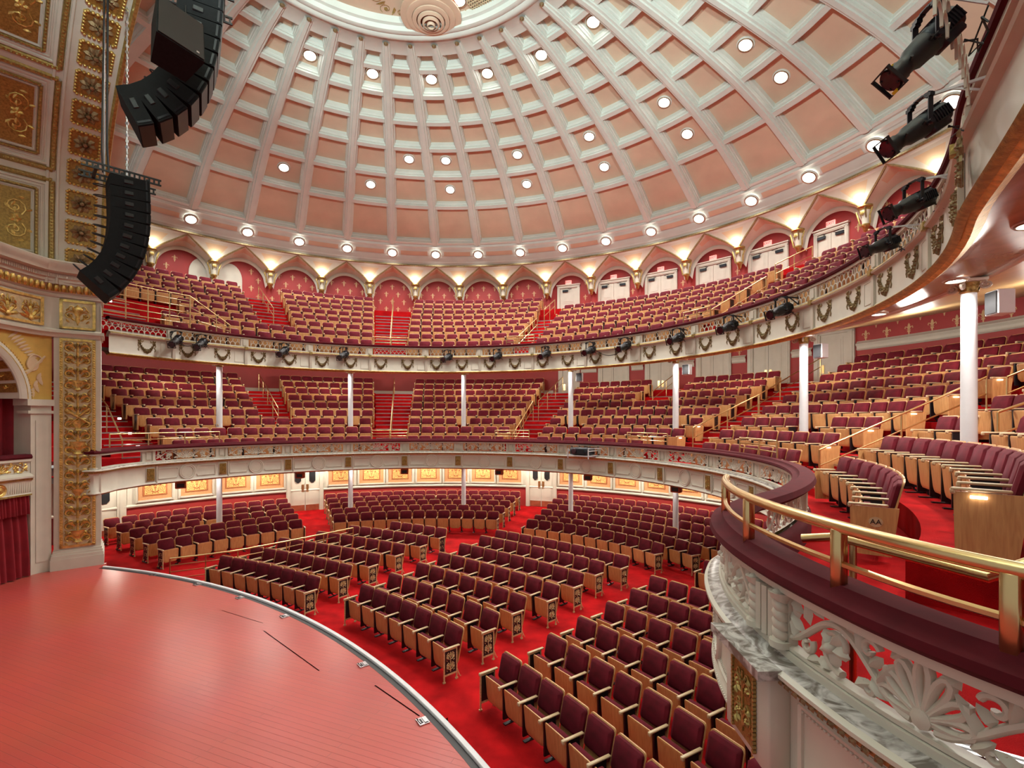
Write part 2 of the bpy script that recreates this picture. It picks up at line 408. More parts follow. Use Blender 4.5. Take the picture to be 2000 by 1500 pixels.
# ------------------------------------------------------------------ dome
PR = [(4.4, 17.36), (5.43, 17.34), (6.67, 17.26), (7.81, 17.07), (9.04, 16.78), (10.37, 16.42), (11.85, 15.93), (13.41, 15.22), (15.2, 14.12), (15.75, 13.70), (16.1, 13.38), (16.5, 13.0)]
def _build_S():
    T = []; s = 0; prev = None
    for i in range(1, len(PR)-2):
        for j in range(24):
            t = j/24; a, b_, c, d = PR[i-1], PR[i], PR[i+1], PR[i+2]
            def cr(k): return .5*((2*b_[k])+(-a[k]+c[k])*t+(2*a[k]-5*b_[k]+4*c[k]-d[k])*t*t+(-a[k]+3*b_[k]-3*c[k]+d[k])*t**3)
            p = (cr(0), cr(1))
            if prev: s += math.hypot(p[0]-prev[0], p[1]-prev[1])
            T.append((s, p[0], p[1])); prev = p
    return T
ST = _build_S()
def at_s(s):
    lo, hi = 0, len(ST)-1
    while hi-lo > 1:
        m_ = (lo+hi)//2
        if ST[m_][0] <= s: lo = m_
        else: hi = m_
    a, b_ = ST[lo], ST[hi]; t = (s-a[0])/max(1e-9, b_[0]-a[0])
    R = a[1]+(b_[1]-a[1])*t; z = a[2]+(b_[2]-a[2])*t
    dx, dz = b_[1]-a[1], b_[2]-a[2]; l = math.hypot(dx, dz)
    return R, z, dz/l, -dx/l
def s_of_R(R):
    for i in range(len(ST)-1):
        if ST[i+1][1] >= R:
            a, b_ = ST[i], ST[i+1]; return a[0]+(b_[0]-a[0])*(R-a[1])/(b_[1]-a[1])
def dome_pt(th, s, dep):
    R, z, nr, nz = at_s(s); R -= nr*dep; z -= nz*dep
    return pol(R, th, z)
RIB0, RIBD = 136.1, 8.42
def rib(k): return RIB0-RIBD*k
KA, KB = -4, 25
ROWS = [s_of_R(r) for r in (5.86, 6.67, 7.81, 9.04, 10.37, 11.85, 13.41, 15.28)]
LIT = {}   # filled from the list of lit coffers below: (column, row)
db = MB()
STEPS = [(0, 0, 0.0), (.17, .09, 0.0), (.175, .095, .07), (.21, .13, .07), (.215, .135, .13), (.245, .165, .15), (.25, .17, .30)]
for k in range(KA, KB):
    tA, tB = rib(k), rib(k+1)
    for j in range(7):
        s0, s1 = ROWS[j], ROWS[j+1]
        def cp(u, v, ia, is_, dep):
            s = s0+is_+v*(s1-s0-2*is_); R = at_s(s)[0]; a = math.degrees(ia/R)
            return dome_pt(tA-a+u*(tB-tA+2*a), s, dep)
        n = 2; loops = []
        for (ia, is_, dep) in STEPS:
            P = [cp(i/n, 0, ia, is_, dep) for i in range(n)]+[cp(1, i/n, ia, is_, dep) for i in range(n)]+[cp(1-i/n, 1, ia, is_, dep) for i in range(n)]+[cp(0, 1-i/n, ia, is_, dep) for i in range(n)]
            loops.append(P)
        o = len(db.v); q = 4*n
        for P in loops: db.v.extend(P)
        for l in range(len(loops)-1):
            for i in range(q):
                a = o+l*q+i; b_ = o+l*q+(i+1) % q
                db.f.append((a, b_, b_+q, a+q)); db.m.append(0)
        ia, is_, dep = STEPS[-1]
        db.grid(lambda u, v: cp(u, v, ia, is_, dep), 2, 2, 1)
# inner ring and oculus
db.lathe([(5.86, at_s(ROWS[0])[1]), (5.30, 17.335), (5.22, 17.27), (5.10, 17.25), (5.02, 17.31), (4.95, 17.27), (4.84, 17.30), (4.80, 17.42), (4.70, 17.44), (4.66, 17.62)], 96, 0, fn=lambda q: (OX+q[0], OY+q[1], q[2]))
db.lathe([(4.66, 17.62), (.01, 17.62)], 96, 1, fn=lambda q: (OX+q[0], OY+q[1], q[2]))
# lower ring mouldings around the recessed lights
lowprof = [(15.28, at_s(ROWS[7])[1]), (15.36, 14.06), (15.38, 13.95), (15.46, 13.93), (15.50, 13.86), (15.53, 13.88), (15.55, 13.82), (15.80, 13.62), (15.82, 13.66), (15.88, 13.60), (15.90, 13.48), (16.0, 13.40), (16.02, 13.32), (16.06, 13.30), (16.12, 13.12), (16.22, 13.06)]
ta, tb = rib(KA), rib(KB)
db.lathe(lowprof, 120, 0, fn=lambda q: (OX+q[0], OY+q[1], q[2]), a0=rad(tb), a1=rad(ta), mfun=lambda i: 0)
for k in range(KA, KB):       # peach strips between the lights
    db.grid(lambda u, v, k=k: pol(15.585+.18*v, rib(k)-1.6-(RIBD-3.2)*u, 13.775-.153*v+.0), 6, 1, 1)
dome = struct('ceiling', db, ['ceilwhite', 'peach'], 'round coffered dome ceiling in cream and peach plaster', 'ceiling')
# ribs
for k in range(-1, 22):
    rb = MB(); prof = [(-.165, 0), (-.155, -.05), (-.08, -.05), (-.07, -.10), (.07, -.10), (.08, -.05), (.155, -.05), (.165, 0)]
    sA, sB = s_of_R(5.45), s_of_R(15.3); n = 26
    for i in range(n+1):
        s = sA+(sB-sA)*i/n; R = at_s(s)[0]; wv = 1.0 if R > 7 else .72+.28*(R-5.4)/1.6
        for (w, d) in prof: rb.v.append(dome_pt(rib(k)+math.degrees(w*wv/R), s, d))
    q = len(prof)
    for i in range(n):
        for j in range(q-1):
            a = i*q+j; rb.f.append((a, a+q, a+q+1, a+1)); rb.m.append(0)
    rb.obj('rib', ['ceilwhite'], dome)
# rosettes at the rib heads
rm = MB(); rm.lathe([(.075, 0), (.075, -.03), (.05, -.05), (.03, -.03), (.02, -.055), (.001, -.06)], 12, 0); flower(rm, 0, 0, .07, -.04, 0, None, 6)
rme = rm.mesh('rosette', ['bronze'])
for k in range(-1, 13): o = link('rosette', rme, dome, pol(5.43, rib(k), 17.27))
# oculus fittings
dp = pol(4.38, 83.5, 17.42)
dif = MB()
for i, r in enumerate((.95, .76, .58, .42, .27, .13)):
    z = -.06-.055*i; dif.lathe([(r, z+.05), (r, z), (r*.80, z-.03), (r*.78, z-.025), (r*.9, z+.05)], 32, 0)
dif.lathe([(.9, .12), (.7, .02), (.001, .02)], 24, 1)
o = dif.obj('air_diffuser', ['peach', 'rust'], None, dp); tag(o, 'round stepped peach air diffuser at the rim of the dome oculus', 'air diffuser')
dif2 = None
gr = MB(); gx = pol(4.0, 58, 17.58)
for i in range(15): gr.box((0, -.7+.1*i, 0), (1.5, .035, .03), 0)
for i in range(19): gr.box((-.75+.083*i, 0, 0), (.025, 1.45, .03), 0)
gr.box((0, 0, .025), (1.55, 1.5, .01), 1)
o = gr.obj('ceiling_grille', ['tan', 'black'], None, gx); o.rotation_euler = (0, 0, rad(-32)); tag(o, 'square black ventilation grille beside the dome oculus', 'ceiling grille')
orn = MB()
for (rr, th) in ((4.2, 70.5), (3.9, 97)):
    for i in range(8):
        a = i*PI/4; orn.tube(spiral(math.cos(a)*.62, math.sin(a)*.62, .2, a, 1.3, 1 if i % 2 else -1, 12), .012, 4, 0, fn=lambda q, rr=rr, th=th: (pol(rr, th)[0]+q[0], pol(rr, th)[1]+q[1], 17.605+q[2]*.3))
        flower(orn, math.cos(a)*.62, math.sin(a)*.62, .07, -.015, 0, lambda q, rr=rr, th=th: (pol(rr, th)[0]+q[0], pol(rr, th)[1]+q[1], 17.605+q[2]))
        leaf(orn, math.cos(a+.4)*.42, math.sin(a+.4)*.42, a, .3, .1, -.01, 0, lambda q, rr=rr, th=th: (pol(rr, th)[0]+q[0], pol(rr, th)[1]+q[1], 17.605+q[2]), .5)
orn.obj('painted_scrolls', ['olivegold'], dome)

# ------------------------------------------------------------------ recessed lights
def lamp_light(loc, power, kind='POINT', size=.12, color=(1, .95, .88), rot=None, spot=2.4, blend=.6):
    l = bpy.data.lights.new('lamp', kind); l.energy = power; l.color = color
    l.shadow_soft_size = size
    if kind == 'SPOT': l.spot_size = spot; l.spot_blend = blend
    o = bpy.data.objects.new('lamp', l); C.objects.link(o); o.location = loc
    if rot: o.rotation_euler = rot
    return o
dl = MB(); dl.lathe([(.20, 0), (.20, -.02), (.15, -.045), (.13, -.02), (.13, .0)], 24, 0); ml = MB(); ml.lathe([(.135, -.012), (.001, -.012)], 24, 0)
dl2 = MB(); dl2.lathe([(.176, -.03), (.172, -.048), (.156, -.048), (.152, -.03)], 24, 0)
ringme, lampme, beadme = dl.mesh('light_trim', ['ceilwhite']), ml.mesh('lamp', ['lamp']), dl2.mesh('bead_ring', ['bronze'])
def ceil_light(name, label, cat, group, loc, nrm, sc=1.0):
    t = thing(name, label, cat, loc, 0, group)
    t.rotation_mode = 'QUATERNION'; t.rotation_quaternion = Vector((0, 0, -1)).rotation_difference(Vector(nrm)); t.scale = (sc, sc, sc)
    for nm, me in (('light_trim', ringme), ('bead_ring', beadme), ('lamp', lampme)): link(nm, me, t)
    return t
for k in range(0, 16):
    R, z = 15.675, 13.70; nr, nz = -.52, -.854
    c_, s_ = math.cos(rad(rib(k))), math.sin(rad(rib(k)))
    ceil_light('ring_downlight', '%s bright downlight from the left along the foot of the dome' % ORD[k+1], 'ceiling light', 'downlights around the dome foot', pol(R+.52*.03*-1, rib(k), z-.035), (nr*c_, nr*s_, nz), 1.45)
# coffer downlights
def coffer_light(col, row, lab):
    th = rib(col+.5); s = (ROWS[row]+ROWS[row+1])/2; R, z, nr, nz = at_s(s)
    c_, s_ = math.cos(rad(th)), math.sin(rad(th))
    ceil_light('coffer_downlight', lab, 'ceiling light', 'downlights inside the dome coffers', dome_pt(th, s, .30), (nr*c_, nr*s_, nz), 1.35)
for row, cols, nm in ((1, (1, 3, 5, 7, 9, 11), 'upper ring of lit coffers'), (4, (4, 5, 7, 9, 11, 13), 'middle ring of lit coffers'), (5, (1, 3, 5, 7, 9, 11, 13), 'lower ring of lit coffers')):
    for i, cl in enumerate(cols): coffer_light(cl, row, 'recessed dome downlight, %s from the left in the %s' % (ORD[i+1], nm))
for i, (rr, th, w) in enumerate(((4.2, 70.5, 'right'), (3.9, 97+22, 'left'))):
    ceil_light('oculus_downlight', 'round downlight among gilded scrolls %s of the ceiling air diffuser' % w, 'ceiling light', 'oculus downlights', pol(rr, th, 17.60), (0, 0, -1), 1.35)

# ------------------------------------------------------------------ floors
def fz(R): return max(0.0, (R-9.5)*.093)
fb = MB(); NR = [0.01, 3, 6, 8.5, 9.5, 10.4, 11.3, 12.2, 13.1, 13.98]
for i in range(len(NR)-1):
    for j in range(72):
        a0, a1 = j*5, j*5+5
        fb.add([pol(NR[i], a0, fz(NR[i])), pol(NR[i+1], a0, fz(NR[i+1])), pol(NR[i+1], a1, fz(NR[i+1])), pol(NR[i], a1, fz(NR[i]))], [(0, 1, 2, 3)], 0)
struct('floor', fb, ['carpet'], 'red carpet floor of the stalls', 'floor', smooth=False)
# stage
SXC, SYC, SRR = -14.354, -3.901, 16.79
def sarc(a, r): return (SXC+r*math.cos(rad(a)), SYC+r*math.sin(rad(a)))
sb = MB()
poly = [sarc(75.6-(75.6-6)*i/60, SRR-.14) for i in range(61)]+[(2.2, -6), (-8, -9), (-19, -2), (-19, 9), (-14.4, 13.2), (-11.95, 12.55), (-10.42, 12.72)]
sb.prism(poly[::-1], 0.0, 1.035, 0)
fr = [(*sarc(75.6-(75.6-6)*i/60, SRR), 0, 0) for i in range(61)]
fr = [(x, y, (x-SXC)/SRR, (y-SYC)/SRR) for (x, y, _, _) in fr]
def sseg(p, q, w):
    (x0, y0), (x1, y1) = p, q; l = math.hypot(x1-x0, y1-y0); nx, ny = -(y1-y0)/l*w, (x1-x0)/l*w
    sb.add([(x0+nx, y0+ny, 1.0385), (x1+nx, y1+ny, 1.0385), (x1-nx, y1-ny, 1.0385), (x0-nx, y0-ny, 1.0385)], [(3, 2, 1, 0), (0, 1, 2, 3)], 1)
sseg((-4.33, 8.63), (-2.83, 7.26), .007); sseg((-1.9, 6.86), (-1.15, 6.15), .008); sseg((-5.6, 9.55), (-4.5, 8.95), .004)
so = struct('stage_floor', sb, ['stage', 'black'], 'glossy red painted plank stage with a curved front edge', 'stage floor', smooth=False)
ed = MB(); ed.sweep(fr, [(-.14, 1.03), (-.14, 1.037), (-.055, 1.03), (-.055, 1.055), (-.047, 1.065), (.01, 1.065), (.02, 1.055), (.02, .95), (.0, .94), (0, 0.0)], ms=[0, 0, 1, 1, 1, 1, 1, 1, 0])
struct('trim_1', ed, ['black', 'grey'], 'white lipped curb with a black inner band along the curved stage edge', 'stage edge')
st = MB(); a0 = 57.2; st.sweep([f for f in fr[25:33]], [(.05, .62), (.42, .62), (.42, 0)], 0)
struct('trim_2', st, ['carpet'], 'low red carpeted step against the stage front', 'step')
for i, (x, y, rz, lb_) in enumerate(((-8.49, 11.73, .2, 'next to the gold pilaster'), (-7.02, 11.04, .5, 'second from the gold pilaster'), (-5.62, 10.22, .6, 'third from the gold pilaster'),
                               (-4.26, 9.26, .75, 'by the black stage seam'), (-2.24, 7.43, .9, 'opposite the red carpeted step'), (-1.09, 6.04, 1.0, 'nearest to the bottom of the photo'))):
    b = MB(); b.box((0, 0, .006), (.15, .13, .012), 0); b.box((.0, .03, .016), (.11, .045, .012), 0); b.tube([(-.05, -.04, .014), (-.05, -.06, .03), (.05, -.06, .03), (.05, -.04, .014)], .006, 5, 1); b.box((.0, -.02, .014), (.09, .02, .006), 1)
    o = b.obj('floor_pocket', ['steel', 'dark'], None, (x, y, 1.035)); o.rotation_euler = (0, 0, -rz)
    tag(o, 'small metal floor pocket in the red stage, %s' % lb_, 'floor pocket', 'floor pockets along the stage edge')

# ------------------------------------------------------------------ walls
def cyl_wall(R, th0, th1, z0, z1, n=90):
    b = MB(); b.lathe([(R, z0), (R, z1)], n, 0, fn=lambda q: (OX+q[0], OY+q[1], q[2]), a0=rad(th1), a1=rad(th0)); return b
wb = cyl_wall(17.35, 165, -80, 2.9, 13.2, 120)
DOORS_UB = [(71.2, 67.0), (63.6, 57.9), (55.2, 49.7), (46.6, 41.1), (38.5, 32.8), (29.4, 25.1)]
blocked = [(a+.9, b-.9) for a, b in DOORS_UB]
def in_door(t): return any(b-.3 < t < a+.3 for a, b in DOORS_UB)
fl = MB(); fleur(fl, .34, 1)
for i in range(85):
    th = 152-2.15*i
    if th < -32: break
    for j in range(6):
        t = th-(1.07 if j % 2 else 0); z = 10.55+.42*j
        k = (RIB0-t)/RIBD; x = abs(k-round(k))*2
        if z > 12.62-1.0*x*x*x or (in_door(t) and z < 12.55): continue
        if t > 126.5 and t < 136 and z < 12.4: continue
        if x > .80 and z > 11.3: continue
        wb.merge(fl, on_cyl(17.345, t, z))
for i in range(24):
    th = 23.2-2.35*i
    for j in range(2): wb.merge(fl, lambda q, th=th, j=j: on_cyl(17.345, th-(1.17 if j else 0), 7.78+.42*j)((q[0]*1.2, q[1]*1.2, q[2])))
for t in (48.1, 65.1, 39.9, 56.7, 31.0, 73.2, 77):
    wb.merge(fl, on_cyl(17.345, t, 7.75))
struct('wall_back', wb, ['red', 'fleur'], 'tall curved red wall with gold fleur-de-lis behind both balconies', 'wall')
# dado rail of the lower balcony wall
def dado(t0, t1, n):
    b = MB(); b.sweep(arcframes(17.34, t0, t1, n), [(0, 7.26), (.03, 7.28), (.05, 7.31), (.035, 7.36), (.05, 7.42), (.10, 7.46), (.11, 7.50), (.05, 7.53), (0, 7.60)], 0); return b
for i, (t0, t1) in enumerate(((24.2, -60), (32.4, 29.7), (41.0, 38.9), (49.4, 46.9), (57.6, 55.5), (66.8, 63.9))):
    struct('trim_%d' % (3+i), dado(t0, t1, 40 if i == 0 else 6), ['white'], 'cream dado moulding on the red wall, strip %s' % ('right of the lower balcony doors' if i == 0 else 'between lower balcony doors, %s from the right' % ORD[i]), 'dado moulding')
bs = MB(); bs.sweep(arcframes(17.33, 149, 72, 40), [(0, 6.1), (.03, 6.1), (.03, 6.32), (0, 6.34)], 0)
struct('baseboard_left', bs, ['white'], 'pale baseboard along the red wall above the lower balcony steps', 'baseboard')
tp = MB(); tp.sweep(arcframes(17.33, 149, 73, 40), [(0, 7.62), (.05, 7.64), (.05, 7.76), (0, 7.8)], 0)
struct('trim_9', tp, ['white'], 'thin white moulding high on the red wall under the upper balcony', 'moulding')

def door(n, R, ta, tb, z0, z1, label, leaves=2, window=False, closers=True, kick=False, plates=True, casing=.14):
    """double door in a round wall, seen from the hall; ta is its left edge"""
    tm = (ta+tb)/2; W = rad(ta-tb)*R; H = z1-z0
    t = thing('door_%d' % n, label, 'door', (0, 0, 0)); place_cyl(t, R, tm, z0); t['kind'] = 'structure'
    # local: x right as seen from hall, y outwards (into wall), z up
    b = MB(); cw = casing
    for x in (-W/2+cw/2, W/2-cw/2): b.box((x, -.03, H/2), (cw, .10, H), 0); b.box((x, -.085, H/2), (cw*.45, .03, H), 0)
    b.box((0, -.03, H-cw/2), (W, .10, cw), 0); b.box((0, -.085, H-cw/2), (W, .03, cw*.45), 0); b.box((0, -.07, H+.02), (W+.06, .14, .05), 0)
    b.obj('door_frame', ['white'], t)
    iw = W-2*cw; lw = iw/leaves
    for i in range(leaves):
        cx = -iw/2+lw*(i+.5); d = MB(); hh = H-cw
        d.box((cx, .0, hh/2), (lw-.014, .05, hh-.01), 0)
        for (za, zb) in ((.30, .95), (1.12, hh-.15)) if not window else ((.40, .98),):
            d.box((cx, -.025, (za+zb)/2), (lw*.66, .02, zb-za), 0); d.box((cx, -.036, (za+zb)/2), (lw*.52, .016, zb-za-.16), 0)
        lf = d.obj('door_leaf', ['white'], t)
        if window:
            w2 = MB(); ww, wh = lw*.42, .68; zc = hh-.62; c = .10
            pl = [(-ww/2, -wh/2+c), (-ww/2+c, -wh/2), (ww/2-c, -wh/2), (ww/2, -wh/2+c), (ww/2, wh/2-c), (ww/2-c, wh/2), (-ww/2+c, wh/2), (-ww/2, wh/2-c)]
            w2.prism(pl, 0, .03, 0, fn=lambda q, cx=cx, zc=zc: (cx+q[0], -.03-q[2], zc+q[1]))
            w2.obj('door_window', ['smoked'], lf)
        if plates:
            sg = 1 if (i == 0 and leaves == 2) else -1
            p = MB(); p.box((cx+sg*(lw/2-.10), -.04, 1.08), (.11, .012, .34), 0); p.box((cx+sg*(lw/2-.10), -.06, 1.08), (.03, .03, .2), 0); p.obj('push_plate', ['brass'], lf)
        if kick:
            p = MB(); p.box((cx, -.032, .15), (lw-.05, .012, .27), 0); p.obj('kick_plate', ['copper'], lf)
        if closers:
            p = MB(); sg = -1 if i == 0 else 1; p.box((cx+sg*lw*.18, -.07, hh-.16), (.30, .08, .11), 0); p.tube([(cx+sg*lw*.05, -.10, hh-.13), (cx-sg*lw*.2, -.16, hh-.09), (cx+sg*.05, -.03, hh-.02)], .012, 5, 0); p.obj('door_closer', ['blacksteel'], lf)
    return t
POS = ['leftmost', 'second from the left', 'third from the left', 'fourth from the left', 'fifth from the left', 'rightmost']
exm = MB(); exm.box((0, 0, 0), (.34, .06, .21), 0, bev=.01)
exl = text_mb('EXIT', .15)
exme = exm.mesh('sign_face', ['exit']); l2 = MB(); l2.merge(exl, lambda q: (q[0], -.034-q[2], q[1])); exlme = l2.mesh('lettering', ['exitletter'], False)
for i, (a, b) in enumerate(DOORS_UB):
    door(1+i, 17.33, a, b, 10.02, 12.12, 'pale %s door in the upper balcony wall, %s' % ('single' if i in (0, 5) else 'double', POS[i]), leaves=1 if i in (0,) else 2, plates=False)
    t = thing('exit_sign', 'glowing red EXIT sign above the %s upper balcony door' % POS[i], 'exit sign', group='exit signs over the upper doors'); place_cyl(t, 17.28, (a+b)/2, 12.29)
    link('sign_face', exme, t); link('lettering', exlme, t)
DOORS_LB = [(71.0, 67.0), (63.6, 58.0), (55.2, 49.7), (46.6, 41.1), (38.6, 32.6), (29.4, 24.4)]
for i, (a, b) in enumerate(DOORS_LB):
    door(7+i, 17.33, a, b, 5.42 if i < 4 else 5.6, 8.25, 'tall cream door in the lower balcony wall, %s' % POS[i], leaves=2 if 0 < i < 5 else 1, closers=False, casing=.24)
# blind arched windows, upper left
for i, (tc, w) in enumerate(((133.3, .95), (129.4, .95))):
    b = MB()
    for dr, d, ww in ((0, .05, w), (.10, .02, w-.10), (.18, .035, w-.18)):
        pts = [(-ww, 0)]+[(-ww*math.cos(a*PI/16), 1.35+ww*math.sin(a*PI/16)*.8) for a in range(17)]+[(ww, 0)]
        b.prism([(p[0]*.58, p[1]) for p in pts][::-1], 0, d+.001, 0, fn=lambda q: (q[0], -q[2], q[1]))
    o = b.obj('window_%d' % (i+1), ['white']); place_cyl(o, 17.34, tc, 10.35); tag(o, 'blind white arched window on the upper left red wall, %s of two' % ('left' if i == 0 else 'right'), 'window', kind='structure')
# stalls back wall
sw = MB(); sw.lathe([(13.97, 0), (13.97, 1.32)], 90, 0, fn=lambda q: (OX+q[0], OY+q[1], q[2]), a0=rad(-40), a1=rad(165))
sw.lathe([(13.97, 1.32), (13.90, 1.33), (13.88, 1.38), (13.91, 1.43), (13.95, 1.44), (13.95, 3.05)], 90, 1, fn=lambda q: (OX+q[0], OY+q[1], q[2]), a0=rad(-40), a1=rad(165))
struct('wall_stalls', sw, ['red', 'white'], 'curved rear wall of the stalls with red dado and cream upper half', 'wall')
pf = MB(); W, H = 1.24, 1.24
for (x, z, w, h) in ((0, 0, W, .09), (0, H, W, .09), (-W/2, H/2, .09, H+.09), (W/2, H/2, .09, H+.09)):
    pf.box((x, -.02, z), (w, .07, h), 0); pf.box((x, -.06, z), (w, .03, h) if w > h else (w*.4, .03, h), 0) if w < h else pf.box((x, -.06, z), (w, .03, h*.4), 0)
pm = MB(); pm.box((0, -.008, H/2), (W-.08, .016, H-.08), 0)
pi = MB(); pi.box((0, -.02, H/2+.07), (W*.66, .02, H*.80), 0)
pi.box((0, -.028, H/2+.07), (W*.61, .02, H*.76), 1)
px = MB()
for sg in (-1, 1):
    for (x, y, r, tn) in ((.19, .42, .145, 2.2), (.10, .66, .085, 1.5), (.25, .70, .075, 1.5), (.16, .88, .095, 1.7), (.28, 1.02, .06, 1.3), (.07, 1.04, .06, 1.3)):
        px.tube([(sg*q[0], q[1], q[2]) for q in spiral(x, y, r, PI*.7, tn, -1, 18)], .011, 4, 0)
        for a_ in (.3, 1.5, 2.7, 4.0, 5.2): leaf(px, sg*(x+r*1.02*math.cos(a_)), y+r*1.02*math.sin(a_), (a_ if sg > 0 else PI-a_)+.7*sg, .07, .035, .005, 0)
    leaf(px, 0, .28, PI/2-sg*1.0, .16, .05, .006, 0); leaf(px, 0, .58, PI/2-sg*.8, .12, .04, .006, 0)
    px.tube([(sg*.36, .22, 0), (sg*.36, 1.14, 0)], .012, 4, 0)
px.tube([(-.36, .22, 0), (.36, .22, 0)], .012, 4, 0); px.tube([(0, .25, 0), (0, 1.12, 0)], .012, 4, 0); px.tube([(-.36, 1.14, 0), (.36, 1.14, 0)], .012, 4, 0)
pd = MB(); pd.merge(px, lambda q: (q[0], -.04-.3*q[2], q[1]+.02))
pmes = (pf.mesh('panel_frame', ['white'], False), pm.mesh('border_cloth', ['brocade'], False), pi.mesh('damask_field', ['rust', 'brocadegold'], False), pd.mesh('damask_pattern', ['rust']))
PAN = [(142.9, 'left'), (136.9, 'left'), (130.8, 'left'), (125.1, 'left'), (112.3, 'mid'), (106.4, 'mid'), (100.7, 'mid'), (94.9, 'mid'), (89.2, 'mid'), (83.5, 'mid'), (77.8, 'mid'), (65.0, 'right'), (59.3, 'right'), (53.6, 'right'), (47.9, 'right'), (41.9, 'right'), (36.1, 'right'), (30.3, 'right')]
cnt = {}
for th, nm in PAN:
    cnt[nm] = cnt.get(nm, 0)+1
    t = thing('brocade_panel', 'framed orange and gold damask wall panel, %s %s' % (ORD[cnt[nm]], {'left': 'from the gold pilaster', 'mid': 'of seven between the two stalls doors', 'right': 'to the right of the right stalls door'}[nm]), 'wall panel', group='damask panels on the stalls wall')
    place_cyl(t, 13.93, th, 1.52)
    t.scale = (1.0, 1, 1)
    for nm2, me in zip(('panel_frame', 'border_cloth', 'damask_field', 'damask_pattern'), pmes): link(nm2, me, t)
door(13, 13.93, 74.4, 68.0, .42, 2.86, 'white double door with dark windows, right of the rear stalls seats', 2, True, False, True, casing=.18)
door(14, 13.93, 122.3, 115.6, .40, 2.86, 'white double door with dark windows, left of the rear stalls seats', 2, True, False, True, casing=.18)
door(15, 13.93, 155.6, 146.8, .33, 2.86, 'white double door with a dark window beside the gold pilaster', 2, True, False, True, casing=.30)

# ------------------------------------------------------------------ arcade below the dome
def ridge(k, t):
    """gold ridge over bay k, t from -1 (left corbel) to 1 (right corbel)"""
    x = abs(t); h = .40*min(1, (1-x)/.07)+.60*(1-x)**.85; R = 16.95-.78*h**1.7; z = 11.72+1.40*h
    return R, rib(k)-t*4.12, z
def archw(k, t):
    h = math.sqrt(max(0, 1-abs(t)**2.0)); return 17.25, rib(k)-t*3.95, 11.62+1.16*h
ab = MB()
for k in range(KA+1, KB):
    def vault(u, v, k=k):
        t = -1+2*u; r0 = archw(k, t); r1 = ridge(k, t); w = v
        R = r0[0]+(r1[0]-r0[0])*w; th = r0[1]+(r1[1]-r0[1])*w; z = r0[2]+(r1[2]-r0[2])*w
        return pol(R, th, z)
    ab.grid(vault, 22, 6, 0, mf=lambda u, v: 1 if (.46 < v < .86 and abs(2*u-1) < .40) else 0)
    # white archivolt on the wall
    ab.grid(lambda u, v, k=k: (lambda a: pol(17.20-.05*math.sin(v*PI), rib(k)+(a[1]-rib(k))*(1-.10*v), a[2]+.05-.20*v))(archw(k, -1+2*u)), 22, 3, 0)
    # spandrel right of bay k
    def span(u, v, k=k):
        tt = 1-.02-.975*v
        a = ridge(k, tt); b_ = ridge(k+1, -tt)
        th = a[1]+(b_[1]-a[1])*u; R = (a[0]+b_[0])/2-.05*math.sin(PI*u)*0; return pol(a[0], th, a[2])
    ab.grid(span, 16, 20, 0, mf=lambda u, v: 2 if (.20 < v < .80 and abs(u-.5) < .26) else 0)
arc = struct('trim_10', ab, ['white', 'peach', 'tan'], 'cream plaster arcade of vaults and spandrels below the dome', 'arcade')
for k in range(-1, 15):
    g = MB(); pts = [pol(*ridge(k, -1+2*i/28)) for i in range(29)]
    g.tube([pts[i] for i in range(29)], .045, 5, 0); g.obj('gilt_ridge', ['garland'], arc)
gb = MB(); gb.tube([pol(16.10, 160-2*i, 13.17) for i in range(112)], .062, 6, 0); gb.obj('gilt_band', ['garland'], arc)
# corbels with up-lights
cb = MB()
def hx(q): return (q[0]*.72, -q[1], q[2])
body = [(.30, .78), (.31, .70), (.24, .66), (.22, .50), (.15, .28), (.10, .08)]
cb.lathe([(.02, .74), (.33, .76), (.34, .70), (.27, .66), (.25, .58)], 14, 0, fn=hx, a0=0, a1=PI)
cb.lathe([(.25, .58), (.17, .36), (.15, .12)], 14, 1, fn=hx, a0=0, a1=PI)
cb.lathe([(.15, .12), (.20, .10), (.20, .04), (.13, -.02), (.10, -.12), (.04, -.2), (.001, -.22)], 14, 0, fn=hx, a0=0, a1=PI)
for s_ in (-1, 1): cb.tube([(s_*.17, -.05, .10), (s_*.20, -.12, .36), (s_*.28, -.10, .62)], .03, 5, 0)
leaf(cb, 0, 0, 0, .3, .18, .03, 0, fn=lambda q: (q[1], -.22-q[2], .40+q[0]*.7))
cme = cb.mesh('corbel', ['olivegold', 'white'])
for k in range(-2, 16):
    o = link('corbel', cme); place_cyl(o, 16.99, rib(k+.5), 11.58); tag(o, 'gilt corbel between two cream arches, %s from the left' % ORD[k+3], 'corbel', 'gilt corbels of the arcade', 'structure')
    if -1 <= k <= 15:
        lamp_light(pol(16.52, rib(k+.5), 12.44), 17, 'POINT', .06, (1, .93, .76))
# ------------------------------------------------------------------ balcony terraces
LBR = lambda k: 9.27+.9*(k-1)
LBZ = lambda k: 3.20+.365*(k-1)      # floor heights
UBR = lambda k: 10.5+.85*(k-1)
UBZ = lambda k: 7.30+.462*(k-1)
def terraces(RF, ZF, n, R0, Rend, t0, t1, under):
    b = MB(); prof = [(R0, under), (R0, ZF(1))]
    for k in range(2, n+1):
        e = RF(k)-.68; prof += [(e, ZF(k-1)), (e, ZF(k)), ]
    prof += [(Rend, ZF(n))]
    b.lathe(prof, 96, 0, fn=lambda q: (OX+q[0], OY+q[1], q[2]), a0=rad(t1), a1=rad(t0)); return b
